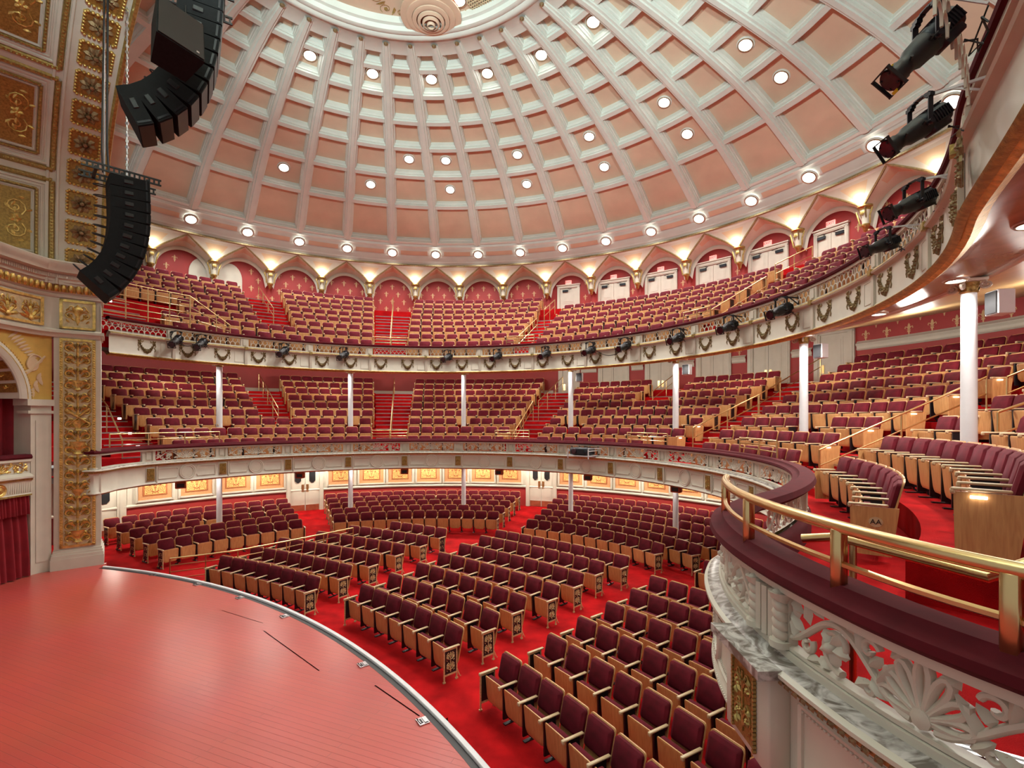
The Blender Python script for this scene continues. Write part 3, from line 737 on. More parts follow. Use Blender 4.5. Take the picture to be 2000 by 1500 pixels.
# lower balcony: first level reaches the parapet, which leaves the circle near the camera
LEFTP = [(-10.80, 12.52), (-10.60, 12.43), (-10.53, 12.58), (-10.60, 12.95), (-10.74, 13.45)]
CIRC = [(OX+8.25*math.cos(rad(158-208*i/104)), OY+8.25*math.sin(rad(158-208*i/104))) for i in range(105)]
NEARP = [(1.93, 4.50), (1.72, 4.10), (1.585, 3.70), (1.51, 3.36), (1.478, 3.03), (1.470, 2.70), (1.492, 2.375), (1.55, 1.95), (1.69, 1.55), (1.92, 1.15), (2.25, .75), (2.75, .35), (3.4, 0.0)]
def smooth_path(P, it=2):
    for _ in range(it):
        Q = [P[0]]
        for a, b in zip(P, P[1:]): Q += [(.75*a[0]+.25*b[0], .75*a[1]+.25*b[1]), (.25*a[0]+.75*b[0], .25*a[1]+.75*b[1])]
        Q.append(P[-1]); P = Q
    return P
PATH = smooth_path(LEFTP)+CIRC+smooth_path(NEARP, 2)
class Path:
    def __init__(s, P):
        s.P = P; s.S = [0]
        for a, b in zip(P, P[1:]): s.S.append(s.S[-1]+math.hypot(b[0]-a[0], b[1]-a[1]))
        s.N = []
        n = len(P)
        for i in range(n):
            a, b = P[max(0, i-1)], P[min(n-1, i+1)]; dx, dy = b[0]-a[0], b[1]-a[1]; l = math.hypot(dx, dy); s.N.append((dy/l, -dx/l))
        for _ in range(2):
            s.N = [s.N[0]]+[tuple(s.N[i-1][k]*.25+s.N[i][k]*.5+s.N[i+1][k]*.25 for k in (0, 1)) for i in range(1, n-1)]+[s.N[-1]]
        s.L = s.S[-1]
    def at(s, t):
        t = min(max(t, 0), s.L-1e-6); lo, hi = 0, len(s.S)-1
        while hi-lo > 1:
            m_ = (lo+hi)//2
            if s.S[m_] <= t: lo = m_
            else: hi = m_
        k = (t-s.S[lo])/max(1e-9, s.S[hi]-s.S[lo]); A, B = s.P[lo], s.P[hi]; a, b = s.N[lo], s.N[hi]
        nx, ny = a[0]+(b[0]-a[0])*k, a[1]+(b[1]-a[1])*k; l = math.hypot(nx, ny)
        return A[0]+(B[0]-A[0])*k, A[1]+(B[1]-A[1])*k, nx/l, ny/l
    def frames(s, a, b, n): return [s.at(a+(b-a)*i/n) for i in range(n+1)]
    def near(s, x, y):
        i = min(range(len(s.P)), key=lambda i: (s.P[i][0]-x)**2+(s.P[i][1]-y)**2); return s.S[i]
    def fn(s, c, z):
        def f(q):
            x, y, nx, ny = s.at(c+q[0]); return (x+nx*q[2], y+ny*q[2], z+q[1])
        return f
LP = Path(PATH)
# normals point to the hall (right-hand side of a path that runs from left to right)
flr = MB()
fr_all = LP.frames(0, LP.L, 260)
lip = [(x-nx*.16, y-ny*.16) for (x, y, nx, ny) in fr_all]
def clampR(p):
    th = math.atan2(p[1]-OY, p[0]-OX); return (OX+9.52*math.cos(th), OY+9.52*math.sin(th)) if math.degrees(th) > -49 else p
o = len(flr.v)
for p in lip:
    R = math.hypot(p[0]-OX, p[1]-OY); q = clampR(p) if R < 9.5 else (p[0], p[1]); flr.v += [(p[0], p[1], LBZ(1)), (q[0], q[1], LBZ(1)), (p[0], p[1], 2.84)]
for i in range(len(lip)-1):
    a = o+3*i; flr.f += [(a, a+1, a+4, a+3), (a+2, a, a+3, a+5)]; flr.m += [0, 0]
flr.merge(terraces(LBR, LBZ, 9, 9.49, 17.4, 166, -48, LBZ(1)-.02))
for k in range(2, 10):
    e = LBR(k)-.68; e2 = LBR(k+1)-.68 if k < 9 else 17.4
    flr.add([pol(e, -48, LBZ(1)), pol(e2, -48, LBZ(1)), pol(e2, -48, LBZ(k)), pol(e, -48, LBZ(k))], [(0, 1, 2, 3)], 0)
o = len(flr.v); nl = [p for p in lip if math.degrees(math.atan2(p[1]-OY, p[0]-OX)) < -47 and p[0] > 0]
for i, p in enumerate(nl):
    k = i/(len(nl)-1); q = pol(9.49+7.9*k, -48); flr.v += [(p[0], p[1], LBZ(1)), (q[0], q[1], LBZ(1))]
for i in range(len(nl)-1): a = o+2*i; flr.f.append((a, a+1, a+3, a+2)); flr.m.append(0)
struct('floor_lower_balcony', flr, ['carpet'], 'red carpeted stepped floor of the lower balcony', 'floor', smooth=False)
sf = MB(); sf.lathe([(8.60, 2.86), (9.2, 2.95), (14.0, 2.95)], 96, 0, fn=lambda q: (OX+q[0], OY+q[1], q[2]), a0=rad(-46), a1=rad(166))
struct('ceiling_stalls', sf, ['white'], 'cream underside of the lower balcony', 'ceiling')
ubf = terraces(UBR, UBZ, 8, 9.97, 17.4, 160, -37, 6.9)
UCIRC = [pol(9.8+max(0, -40-t)**1.5*.0115, t)[:2] for t in [158-212*i/150 for i in range(151)]]
UP = Path(UCIRC+smooth_path([(2.68, 2.45), (2.58, 1.9), (2.62, 1.2), (2.8, .5), (3.1, -.3)], 2))
FU = UP.frames(0, UP.L, 230)
for k in range(2, 9):
    e = UBR(k)-.68; e2 = UBR(k+1)-.68 if k < 8 else 17.4
    ubf.add([pol(e, -37, UBZ(1)), pol(e2, -37, UBZ(1)), pol(e2, -37, UBZ(k)), pol(e, -37, UBZ(k))], [(0, 1, 2, 3)], 0)
o = len(ubf.v); nl = [f for f in FU if math.degrees(math.atan2(f[1]-OY, f[0]-OX)) < -36.5]
for i, (x, y, nx, ny) in enumerate(nl):
    k = i/(len(nl)-1); q = pol(10.0+7.3*k, -37); ubf.v += [(x-nx*.15, y-ny*.15, UBZ(1)), (q[0], q[1], UBZ(1)), (x-nx*.15, y-ny*.15, 6.9)]
for i in range(len(nl)-1): a = o+3*i; ubf.f += [(a, a+1, a+4, a+3), (a+2, a, a+3, a+5)]; ubf.m += [0, 0]
struct('floor_upper_balcony', ubf, ['carpet'], 'red carpeted stepped floor of the upper balcony', 'floor', smooth=False)
us = MB()
UPROF = [(9.82, 6.70), (9.9, 6.66), (10.0, 6.74), (10.12, 6.80), (10.9, 6.93), (10.92, 6.90), (11.0, 6.90), (11.03, 6.97), (11.12, 6.97), (11.15, 7.05), (11.22, 7.08)]
us.sweep(FU, [(9.8-r, z) for r, z in UPROF], ms=[3, 3, 1, 1, 2, 2, 2, 2, 2, 2])
us.sweep([f for f in FU if not (math.degrees(math.atan2(f[1]-OY, f[0]-OX)) < -49)], [(-1.42, 7.08), (-7.6, 8.12)], 0)
us_o = struct('ceiling_lower_balcony', us, ['soffit', 'soffitsheen', 'white', 'gold'], 'golden brown underside of the upper balcony', 'ceiling')
DIV = [147.3-13.45*i for i in range(-1, 17)]
for i in range(1, 15):
    th = DIV[i]-6.7
    ceil_light('soffit_light', 'bright round light under the upper balcony edge, %s from the left' % ORD[i], 'ceiling light', 'lights under the upper balcony edge', pol(10.45, th, 6.845), (0, 0, -1), .8)
    lamp_light(pol(13.6, th, 7.0), 85, 'POINT', .3, (1, .95, .86))  # added fill lamp in mid-air, no fixture; brightens the rear wall and soffit
    lamp_light(pol(10.4, th, 6.72), 130 if th > 12 else 210, 'SPOT', .1, (1, .95, .86), (0, 0, 0), 2.75, .5)

# ------------------------------------------------------------------ lower balcony parapet
zt = 3.84
pp = MB()
fasc = [(-.06, zt), (.03, zt), (.03, zt-.045), (-.02, zt-.05), (-.02, zt-.055)]
led = [(-.05, zt-.345), (.015, zt-.35), (.015, zt-.385), (.04, zt-.39), (.10, zt-.40), (.125, zt-.415), (.125, zt-.435)]
low = [(.125, zt-.435), (.085, zt-.45), (.075, zt-.49), (.05, zt-.50), (.03, zt-.53), (.03, zt-.96), (.05, zt-.98), (.06, zt-1.01), (.035, zt-1.03), (-.02, zt-1.06), (-.25, zt-1.08), (-.40, zt-1.02)]
F = LP.frames(0, LP.L, 300)
pp.sweep(F, fasc+[(-.06, zt-.055), (-.06, zt)], 0)
pp.sweep(F, led, ms=[0, 0, 1, 1, 0, 0])
pp.sweep(F, low, ms=[2, 2, 0, 0, 0, 0, 0, 0, 2, 0, 0])
pp.sweep(F, [(-.16, 3.19), (-.16, 3.40), (-.13, 3.44), (-.06, 3.46)], 3)      # inner lining below the pierced band
par = struct('balcony_parapet', pp, ['white', 'marble', 'olivegold', 'velour'], 'cream parapet front of the lower balcony with a pierced scroll band', 'balcony parapet')
vr = MB(); vr.sweep(F, [(-.02, zt), (.06, zt+.005), (.085, zt+.03), (.075, zt+.065), (.02, zt+.075), (0, zt+.085), (-.015, zt+.115), (-.12, zt+.12), (-.20, zt+.10), (-.22, zt+.04), (-.18, zt), (-.02, zt)], 0)
vr.obj('velvet_rail', ['velour'], par)
# repeats every 14.65 degrees on the circle; joints where the gilt panels sit
JT = [157.6-14.62*i for i in range(0, 15)]
R0 = 8.25
fz_mesh = MB(); Lp = rad(14.62)*R0-.42; g = loc_cyl(R0)
scroll_frieze(fz_mesh, Lp, .285, .0175, 0, fn=lambda q: g((q[0], q[1], q[2]*.9-.02)), res=.8, sides=4)
fzme = fz_mesh.mesh('scroll_panel', ['white'])
pil = MB()
for x in (-.145, .145): pil.box((x, .02, -.02), (.07, .09, .29), 0); pil.box((x, .02, .12), (.09, .11, .03), 0); pil.box((x, .02, -.16), (.09, .11, .03), 0)
pil.box((0, .03, -.02), (.24, .05, .29), 0); pil.box((0, .0, -.02), (.13, .03, .20), 0)
pilme = pil.mesh('pier', ['white'], False)
gp = MB(); gp.box((0, -.035, 0), (.25, .03, .40), 0, bev=.012); gp.box((0, -.055, 0), (.205, .02, .355), 1)
panel_scroll(gp, .2, .33, .006, 2, fn=lambda q: (q[0], -.066-q[2], q[1]), rows=2, sides=4, ns=8)
gpme = gp.mesh('gilt_panel', ['white', 'gildpanel', 'olivegold'])
ci = MB(); ci.lathe([(.245, 0), (.24, .022), (.22, .03), (.20, .012), (.195, .012), (.19, .02), (.17, .022), (.165, .008), (.001, .008)], 32, 0, fn=lambda q: g((q[0], q[1], q[2]+.03)))
for sg in (-1, 1):
    for (a, bb) in (((.30, .155), (.83, .155)), ((.30, -.155), (.83, -.155)), ((.83, -.155), (.83, .155)), ((.30, -.155), (.275, -.10)), ((.30, .155), (.275, .10))):
        ci.tube([(sg*(a[0]+(bb[0]-a[0])*i/4), a[1]+(bb[1]-a[1])*i/4, 0) for i in range(5)], .014, 4, 0, fn=lambda q: g((q[0], q[1], q[2]+.036)))
cime = ci.mesh('panel_moulding', ['white'])
br_j = MB(); br_j.box((.17, 0, -.0), (.03, .13, .60), 0); br_jme = br_j.mesh('joint_strip', ['white'], False)
for i, th in enumerate(JT):
    if th < -47: break
    for nm, me, z, dR in (('gilt_panel', gpme, zt-.735, .0), ('pier', pilme, zt-.17, .05), ('joint_strip', br_jme, zt-.735, .0)):
        o = link(nm, me, par); place_cyl(o, R0+dR, th-1.0 if nm != 'gilt_panel' else th-1.0, z)
    tm = th-1.0-7.31
    if tm < -44: break
    o = link('scroll_panel', fzme, par); place_cyl(o, R0+.04, tm, zt-.195)
    o = link('panel_moulding', cime, par); place_cyl(o, R0, tm, zt-.735)
# ---- near end of the parapet, by the camera: everything bent along the path
s_end = LP.near(1.478, 3.03)
def near_part(nm, mb_, mats): return mb_.obj(nm, mats, par)
s_p = LP.near(1.475, 2.86)             # twin colonettes
for sc_, (L, full) in ((s_p+.17+.75, (1.5, 1)), (s_p-.22-.62, (1.22, 0)), (s_p+.17+1.5+.30+.6, (1.2, 1))):
    b = MB(); f = LP.fn(sc_, zt-.19)
    scroll_frieze(b, L, .285, .0185, 0, fn=lambda q: f((q[0], q[1], q[2]*1.2-.03)), res=1.7, sides=7)
    b.sweep(LP.frames(sc_-L/2-.03, sc_+L/2+.03, 30), [(-.06, zt-.345), (-.06, zt-.325), (.0, zt-.325), (.0, zt-.345)], 0)
    near_part('scroll_panel', b, ['white'])
pc = MB(); f = LP.fn(s_p, zt)
for u in (-.135, .135):
    pts = []
    for i in range(40):
        t = i/39; pts.append((u+.012*math.cos(t*34), -.33+.27*t, .015+.012*math.sin(t*34)))
    pc.tube(pts, .034, 8, 0, fn=f)
    pc.tube([(u, -.345, .015), (u, -.31, .015)], .058, 10, 0, fn=f); pc.tube([(u, -.085, .015), (u, -.05, .015)], [.05, .062], 10, 0, fn=f)
for u in (-.07, 0, .07): pc.tube([(u, -.33, .02), (u, -.06, .02)], .03, 6, 0, fn=f)
pc.box((0, -.20, -.03), (.36, .30, .05), 0, fn=f)
near_part('pier', pc, ['white'])
gpn = MB(); f2 = LP.fn(s_p, zt-.735)
gpn.box((0, .02, .085), (.50, .54, .13), 0, fn=f2, bev=.015); gpn.box((0, .31, .11), (.58, .05, .24), 3, fn=f2); gpn.box((0, .02, .145), (.235, .42, .02), 1, fn=f2)
panel_scroll(gpn, .22, .38, .007, 2, fn=lambda q: f2((q[0], q[1]+.02, .157+q[2])), rows=2, sides=6, ns=16)
for i in range(18):
    a = i/18
    for sx in (-1, 1): gpn.lathe([(.012, -.009), (.012, .009), (.001, .012)], 6, 2, fn=lambda q, sx=sx, a=a: f2((sx*.125+q[0], -.19+.42*a+q[1], .157+q[2])))
near_part('gilt_panel', gpn, ['white', 'gildpanel', 'olivegold', 'marble'])
for sgn, L in ((1, 2.0), (-1, 1.5)):
    c = s_p+sgn*(.30+L/2) if sgn > 0 else s_p-.30-L/2
    f3 = LP.fn(c, zt-.735); b = MB()
    for (r0, r1) in ((.245, .02),): b.lathe([(.245, 0), (.24, .022), (.22, .03), (.20, .012), (.195, .012), (.19, .02), (.17, .022), (.165, .006), (.001, .006)], 48, 0, fn=lambda q: f3((q[0], q[1], q[2]+.03)))
    for i in range(48):
        a = 2*PI*i/48; b.lathe([(.012, 0), (.010, .012), (.001, .016)], 6, 0, fn=lambda q, a=a: f3((.205*math.cos(a)+q[0], .205*math.sin(a)+q[1], .045+q[2])))
    for (x0, y0, x1, y1) in ((-L/2+.04, .19, L/2-.04, .19), (-L/2+.04, -.19, L/2-.04, -.19), (-L/2+.04, -.19, -L/2+.04, .19), (L/2-.04, -.19, L/2-.04, .19)):
        n = max(4, int(math.hypot(x1-x0, y1-y0)/.05)); b.tube([(x0+(x1-x0)*i/n, y0+(y1-y0)*i/n, .035) for i in range(n+1)], .017, 5, 0, fn=f3)
        m_ = n*2
        for i in range(m_): b.lathe([(.009, 0), (.008, .01), (.001, .013)], 5, 0, fn=lambda q, i=i: f3((x0+(x1-x0)*(i+.5)/m_+q[0], (y0+(y1-y0)*(i+.5)/m_)*.84+q[1], .03+q[2])))
    near_part('panel_moulding', b, ['white'])
eg = MB()     # carved gilt band under the ledge near the camera, and rope at the foot
n = 150
for i in range(n):
    s0 = s_p-2.0+i*4.4/n
    if s0 > LP.L-.05: break
    f4 = LP.fn(s0, zt-.475); leaf(eg, 0, -.022, PI/2+(.5 if i % 2 else -.5), .05, .03, .014, 0, fn=lambda q: f4((q[0], q[1], .085+q[2])))
    f5 = LP.fn(s0, zt-1.015); eg.lathe([(.014, 0), (.012, .012), (.001, .016)], 6, 1, fn=lambda q: f5((q[0], q[1], .055+q[2])))
near_part('carved_band', eg, ['bronze', 'white'])

# ------------------------------------------------------------------ upper balcony front
uf = MB(); zb = 6.70; RU = 9.80
uf.sweep(FU, [(-.03, zb-.03), (.03, zb-.01), (.05, zb+.02), (.02, zb+.05), (.0, zb+.08), (.0, zb+.58), (.03, zb+.60), (.07, zb+.61), (.085, zb+.64), (.05, zb+.68), (.0, zb+.69), (-.02, zb+.69), (-.02, zb+.73), (-.06, zb+.73)], ms=[1, 1, 1, 0, 0, 0, 0, 0, 1, 0, 0, 0, 0])
uf.sweep(FU, [(-.02, zb+1.00), (.0, zb+1.0), (.0, zb+1.05), (-.06, zb+1.06), (-.06, zb+1.0), (-.02, zb+1.0)], 0)
uf.sweep(FU, [(-.30, zb+.3), (-.12, zb+.62), (-.06, zb+.69)], 0)
ub_o = struct('balcony_front', uf, ['white', 'olivegold'], 'cream front of the upper balcony with gilt garlands and a scale lattice', 'balcony front')
v2 = MB(); v2.sweep(FU, [(-.0, zb+1.05), (.04, zb+1.06), (.05, zb+1.10), (.02, zb+1.14), (-.10, zb+1.15), (-.18, zb+1.12), (-.18, zb+1.05), (0, zb+1.05)], 0); v2.obj('velvet_rail', ['velour'], ub_o)
gu = loc_cyl(RU)
lat = MB(); LW = rad(13.45)*RU*.84; nsc = 12; wv = LW/nsc
for row, y in enumerate((0.0, .125)):
    for i in range(nsc+(1 if row else 0)):
        cx = -LW/2+wv*(i+(.5 if row == 0 else 0))
        pts = []
        for j in range(11):
            a = PI*j/10; x = cx+wv*.5*math.cos(a)
            if abs(x) > LW/2+.002: continue
            pts.append((x, y+.135*math.sin(a)**.8, 0))
        if len(pts) > 2: lat.tube(pts, .013, 4, 0, fn=lambda q: gu((q[0], q[1], q[2]-.045)), cap=False)
for x in (-LW/2, -LW/6, LW/6, LW/2): lat.tube([(x, 0, 0), (x, .28, 0)], .014, 4, 0, fn=lambda q: gu((q[0], q[1], q[2]-.045)))
latme = lat.mesh('lattice_panel', ['white'])
pr = MB(); pr.box((0, .05, .14), (.26, .07, .30), 0); pr.box((0, .01, .15), (.11, .03, .2), 0); prme = pr.mesh('pier', ['white'], False)
dv = MB(); dv.box((0, -.012, .32), (.09, .05, .56), 0); dv.box((0, -.03, .64), (.11, .13, .10), 1); dvme = dv.mesh('divider', ['white', 'olivegold'], False)
sp = MB()
for (a, c_) in (((-.16, .0), (.16, 0)), ((-.16, .40), (.16, .40)), ((-.16, 0), (-.16, .40)), ((.16, 0), (.16, .40))): sp.tube([(a[0], a[1], 0), (c_[0], c_[1], 0)], .010, 4, 0, fn=lambda q: gu((q[0], q[1], q[2]+.0)))
spme = sp.mesh('panel_moulding', ['white'])
sg_ = MB(); swag(sg_, .54, .020, 0, fn=lambda q: gu((q[0], q[1]*1.35+.08, q[2]+.004)), n=11); sgme = sg_.mesh('garland', ['garland'])
for i, th in enumerate(DIV):
    if th < -50 or th > 161: continue
    for nm, me, tt, z in (('divider', dvme, th, zb), ('pier', prme, th+.2, zb+.70), ('lattice_panel', latme, th-6.72, zb+.73), ('panel_moulding', spme, th-12.2, zb+.12), ('garland', sgme, th-2.5, zb+.36), ('garland', sgme, th-8.9, zb+.36)):
        if tt < -49 or tt > 157.5: continue
        o = link(nm, me, ub_o); place_cyl(o, RU, tt, z)
# ------------------------------------------------------------------ theatre seats (front faces local -y)
def pad(b, hw, z0, z1, rc, th, bulge, mapf, m=0, ns=3, rlow=None):
    rl = rc if rlow is None else rlow
    def loop(ins, y):
        P = []
        for (cx, cz, a0, r) in ((hw, z1, 0, rc), (-hw, z1, PI/2, rc), (-hw, z0, PI, rl), (hw, z0, 1.5*PI, rl)):
            sx = 1 if cx > 0 else -1; sz = 1 if cz == z1 else -1
            for i in range(ns+1):
                a = a0+PI/2*i/ns; rr = max(r-ins, .002)
                P.append(mapf(cx-sx*(r)+math.cos(a)*rr, y, cz-sz*(r)+math.sin(a)*rr))
        return P
    L = [loop(.0, th), loop(0, .25*th), loop(.02, -.0), loop(.06, -bulge)]
    n = len(L[0]); o = len(b.v)
    for l in L: b.v.extend(l)
    for k in range(len(L)-1):
        for i in range(n):
            a, c = o+k*n+i, o+k*n+(i+1) % n; b.f.append((a, c, c+n, a+n)); b.m.append(m)
    b.f.append(tuple(o+i for i in range(n))[::-1]); b.m.append(m)
    e = o+(len(L)-1)*n; b.f.append(tuple(e+i for i in range(n))); b.m.append(m)
def seat_parts(ns):
    tilt = lambda x, y, z: (x, .155+y+(z-.5)*.24-.10*x*x*1.2, z)
    P = {}
    b = MB(); pad(b, .232, .47, .845, .045, .05, .018, lambda x, y, z: tilt(x, y, z), 0, ns); P['backrest'] = b
    b = MB(); pad(b, .243, .24, .86, .05, .022, .0, lambda x, y, z: tilt(x, y+.052, z), 0, ns); P['back_shell'] = b
    pan = lambda x, y, z: (x, -.115+y+.5*x*x+(z-.4)*(-.08)+.28*max(0, .3-z)**1.5, z)
    b = MB(); pad(b, .225, .165, .575, .03, .022, .0, pan, 0, ns, .075); P['seat_pan'] = b
    b = MB(); pad(b, .215, .19, .572, .05, .075, .0, lambda x, y, z: pan(x, y+.03, z), 0, ns, .09); P['seat_cushion'] = b
    b = MB(); b.box((0, -.01, .60), (.052, .36, .026), 0, bev=.008); b.box((0, -.175, .582), (.052, .035, .05), 0, bev=.01); P['armrest'] = b
    b = MB(); b.box((0, .0, .34), (.028, .20, .50), 0); b.tube([(0, -.03, .34), (0, .03, .06), (0, .10, .012), (0, .2, .01)], .02, 4, 0); b.box((0, .03, .008), (.06, .22, .016), 0); P['standard'] = b
    return P
SM = {'backrest': 'velvet', 'back_shell': 'wood', 'seat_pan': 'wood', 'seat_cushion': 'velvet', 'armrest': 'arm', 'standard': 'dark'}
HI = seat_parts(3); LO = seat_parts(1)
HM = {k: b.mesh(k, [SM[k]]) for k, b in HI.items()}
eb = MB()       # gilt filigree aisle standard
for y in (-.165, .105): eb.box((0, y, .30), (.022, .022, .58), 0); eb.box((0, y, .012), (.03, .05, .024), 0)
for z in (.575, .13): eb.box((0, -.03, z), (.022, .27, .03), 0)
eb.box((0, -.03, .355), (.008, .245, .44), 1)
panel_scroll(eb, .21, .40, .009, 0, fn=lambda q: (q[2]+.004, -.03+q[0], .355+q[1]), rows=2, sides=4, ns=7)
eb.tube([(0, .105, .2), (0, .17, .05), (0, .2, .02)], .012, 4, 0)
EGm = eb.mesh('end_panel', ['palegilt', 'black'])
ew = MB(); ew.prism([(-.16, .06), (.20, .06), (.26, .55), (.26, .58), (-.17, .58), (-.17, .50)], -.014, .014, 0, fn=lambda q: (q[2], q[0], q[1]))
EWm = ew.mesh('end_panel', ['wood'], False)
al = MB(); al.box((.03, -.02, .545), (.03, .10, .02), 0); ALm = al.mesh('aisle_lamp', ['lampdim'], False)

SEATS = []     # dicts: loc, rz, end flags, style, label
PITCH = .53
def add_row(Rc, cx, cy, tl, tr, z, block, row, style, skip=None, zf=None, lean=None):
    """a curved row between angles tl (left, larger) and tr (right), outer edges"""
    w = rad(tl-tr)*Rc; n = max(1, round(w/PITCH)); seats = []
    for i in range(n):
        t = tl-(tl-tr)*(i+.5)/n; R = Rc(t) if callable(Rc) else Rc
        x, y = cx+R*math.cos(rad(t)), cy+R*math.sin(rad(t))
        if skip and any(math.hypot(x-a, y-b) < .33 for a, b in skip): continue
        seats.append((i, x, y, t))
    for j, (i, x, y, t) in enumerate(seats):
        L = seats[j-1][0] != i-1 if j else True; Rr = (seats[j+1][0] != i+1) if j < len(seats)-1 else True
        zz = zf(x, y) if zf else z
        SEATS.append(dict(x=x, y=y, z=zz, rz=rad(t-90), L=L, R=Rr, eL=(j == 0), eR=(j == len(seats)-1), style=style, block=block, row=row, i=j+1, n=len(seats)))
BO = .22
# front stalls
for nm, rows in (('left front', [(19.32, 66.6, 55.9), (20.4, 66.9, 56.4), (21.54, 67.3, 56.9), (22.73, 66.2, 57.4), (23.94, 65.3, 57.8), (25.15, 63.2, 58.3)]),
                 ('centre front', [(19.65, 51.0, 41.8), (20.6, 51.6, 42.0), (21.64, 52.0, 42.8), (22.72, 52.7, 42.8), (23.85, 53.2, 43.3), (25.02, 53.6, 43.8), (26.0, 53.8, 43.5)]),
                 ('right front', [(19.67, 37.0, 25.0), (20.75, 37.3, 25.0), (21.75, 37.9, 25.0), (22.8, 38.4, 25.6), (23.87, 38.8, 26.5), (25.0, 39.5, 28.0), (27.3, 39.2, 35.5)])):
    for r, (rho, a, b) in enumerate(rows):
        e = math.degrees(.26/rho); add_row(rho-BO, FX, FY, a+e, b-e, 0, nm, r+1, 'stalls')
# rear stalls
COLS = [137.3, 111.2, 85.2, 59.4, 35.1, 8.8, -19.0]; CR = 10.75
colxy = [pol(CR, t)[:2] for t in COLS]
fzz = lambda x, y: fz(math.hypot(x-OX, y-OY)+.2)
for r in range(5): add_row(9.43+.9*r-BO, OX, OY, 151.2, 122.4, 0, 'left rear', r+1, 'stalls', colxy, fzz)
for r in range(5): add_row(9.72+.9*r-BO, OX, OY, 115.6, 75.0, 0, 'centre rear', r+1, 'stalls', colxy, fzz)
RRr = [29.0, 25.0, 20.5, 17.0, 14.0, 12.0]
for r in range(6): add_row(8.72+.9*r-BO, OX, OY, 65.8+.25*r, RRr[r]-1.4, 0, 'right rear', r+1, 'stalls', colxy, fzz)
# lower balcony
c10 = colxy
B1, B2, B3, B4, B4A, B4B, B5, B6 = (149, 128.6), (122.2, 106.0), (98.2, 73.0), (65.2, 30.5), (65.4, 51.6), (44.4, 30.5), (22.8, -2.4), (-10.6, -46)
for k in range(1, 10):
    R = LBR(k)-BO; z = LBZ(k)
    if k <= 3: bl = [((149, 106.5), 'left'), (B3, 'centre left'), ((64.6, 36.2) if k == 1 else B4, 'centre right'), ((21.5, -3.2) if k == 1 else B5, 'right'), ((-13.4, -40.2) if k == 1 else (-10.8, -47.4), 'nearest right')]
    elif k <= 5: bl = [(B1, 'far left'), (B2, 'left'), (B3, 'centre left'), (B4, 'centre right'), (B5, 'right'), ((-10.6, -30), 'nearest right')]
    else: bl = [(B1, 'far left'), (B2, 'left'), (B3, 'centre left')]+([(B4A, 'centre right'), (B4B, 'centre right')] if k <= 8 else [])+[(B5, 'right'), ((-10.6, -30), 'nearest right')]
    for j, ((a, b), nm) in enumerate(bl): add_row(R, OX, OY, a, b, z, ('lb', nm, j), k, 'balcony', c10 if k in (2, 3) else None)
# upper balcony
for k in range(1, 9):
    R = UBR(k)-BO; z = UBZ(k)
    if k <= 2: bl = [((146, 106.2), 0), ((98.5, 72.6), 1), ((67.4, 28), 2), ((22.8, -2.4), 3), ((-10, -35.5), 4)]
    elif k <= 6: bl = [((147.5 if k > 4 else 141, 128.5), 0), ((122, 106), 1), ((98.5, 72.6), 2), ((67.5, 28.3), 3), ((22.8, -2.4), 4), ((-10, -35.5), 5)]
    else: bl = [((146, 128.6), 0), ((122, 106), 1), ((98.3, 73.2), 2), ((20, -2.4), 3), ((-10, -35.5), 4)]
    for (a, b), j in bl: add_row(R, OX, OY, a, b, z, ('ub', '', j), k, 'balcony')
# the 300 that show largest stay individual
def visible(s):
    d = s['y']; 
    if d < 1.2: return False
    px = 1000+966.556*s['x']/d; py = 818.873-966.556*(s['z']+.5-CAMZ)/d
    if not (-10 < px < 2010 and -10 < py < 1530): return False
    if s['style'] == 'stalls' and px > 1450:      # behind the near parapet
        if px > 1450+max(0, (py-1340))*.45: return False
    return True
vis = sorted([s for s in SEATS if visible(s)], key=lambda s: math.hypot(s['x'], s['y'], s['z']-CAMZ))
ind = vis[:300]; indid = set(id(s) for s in ind)
AAm = text_mb('AA', .075)
def seat_label(s):
    fs = 'from the left' 
    if s['style'] == 'stalls': return 'burgundy seat, %s %s in the %s row of the %s stalls' % (ORD[s['i']], fs, ORD[s['row']], s['block'])
    return 'burgundy seat, %s %s in row %s of the %s lower balcony block' % (ORD[s['i']], fs, {1: 'one', 2: 'two', 3: 'three', 4: 'four', 5: 'five', 6: 'six', 7: 'seven', 8: 'eight', 9: 'nine'}[s['row']], s['block'][1])
for s in ind:
    t = thing('theatre_seat', seat_label(s), 'theatre seat', (s['x'], s['y'], s['z']), s['rz'], 'theatre seats in the stalls' if s['style'] == 'stalls' else 'theatre seats in the lower balcony')
    for nm, n2 in (('backrest', 'back_shell'), ('seat_pan', 'seat_cushion')): link(n2, HM[n2], link(nm, HM[nm], t))
    sides = [1]+([-1] if s['L'] else [])
    for sd in sides:
        link('armrest', HM['armrest'], t, (sd*PITCH/2, 0, 0))
        aisle = (s['eR'] if sd > 0 else s['eL'])
        if aisle:
            o = link('end_panel', EGm if s['style'] == 'stalls' else EWm, t, (sd*(PITCH/2+.0), 0, 0)); o.scale = (sd, 1, 1)
            if s['style'] == 'balcony':
                if s['row'] > 1: link('aisle_lamp', ALm, o)
                elif sd > 0 and s['block'][1] == 'nearest right':
                    b = MB(); b.lathe([(.055, 0), (.055, .004), (.001, .004)], 20, 0, fn=lambda q: (.015+q[2], .06+q[0]*1.15, .42+q[1])); b.merge(AAm, lambda q: (.021+q[2], .06+q[0], .42+q[1]), {0: 1})
                    b.obj('row_badge', ['arm', 'black'], o, smooth=False)
        else: link('standard', HM['standard'], t, (sd*PITCH/2, 0, 0))
rest = [s for s in SEATS if id(s) not in indid and (s['y'] > .5) and -.2 < .5+.4833*s['x']/s['y'] < 1.2]
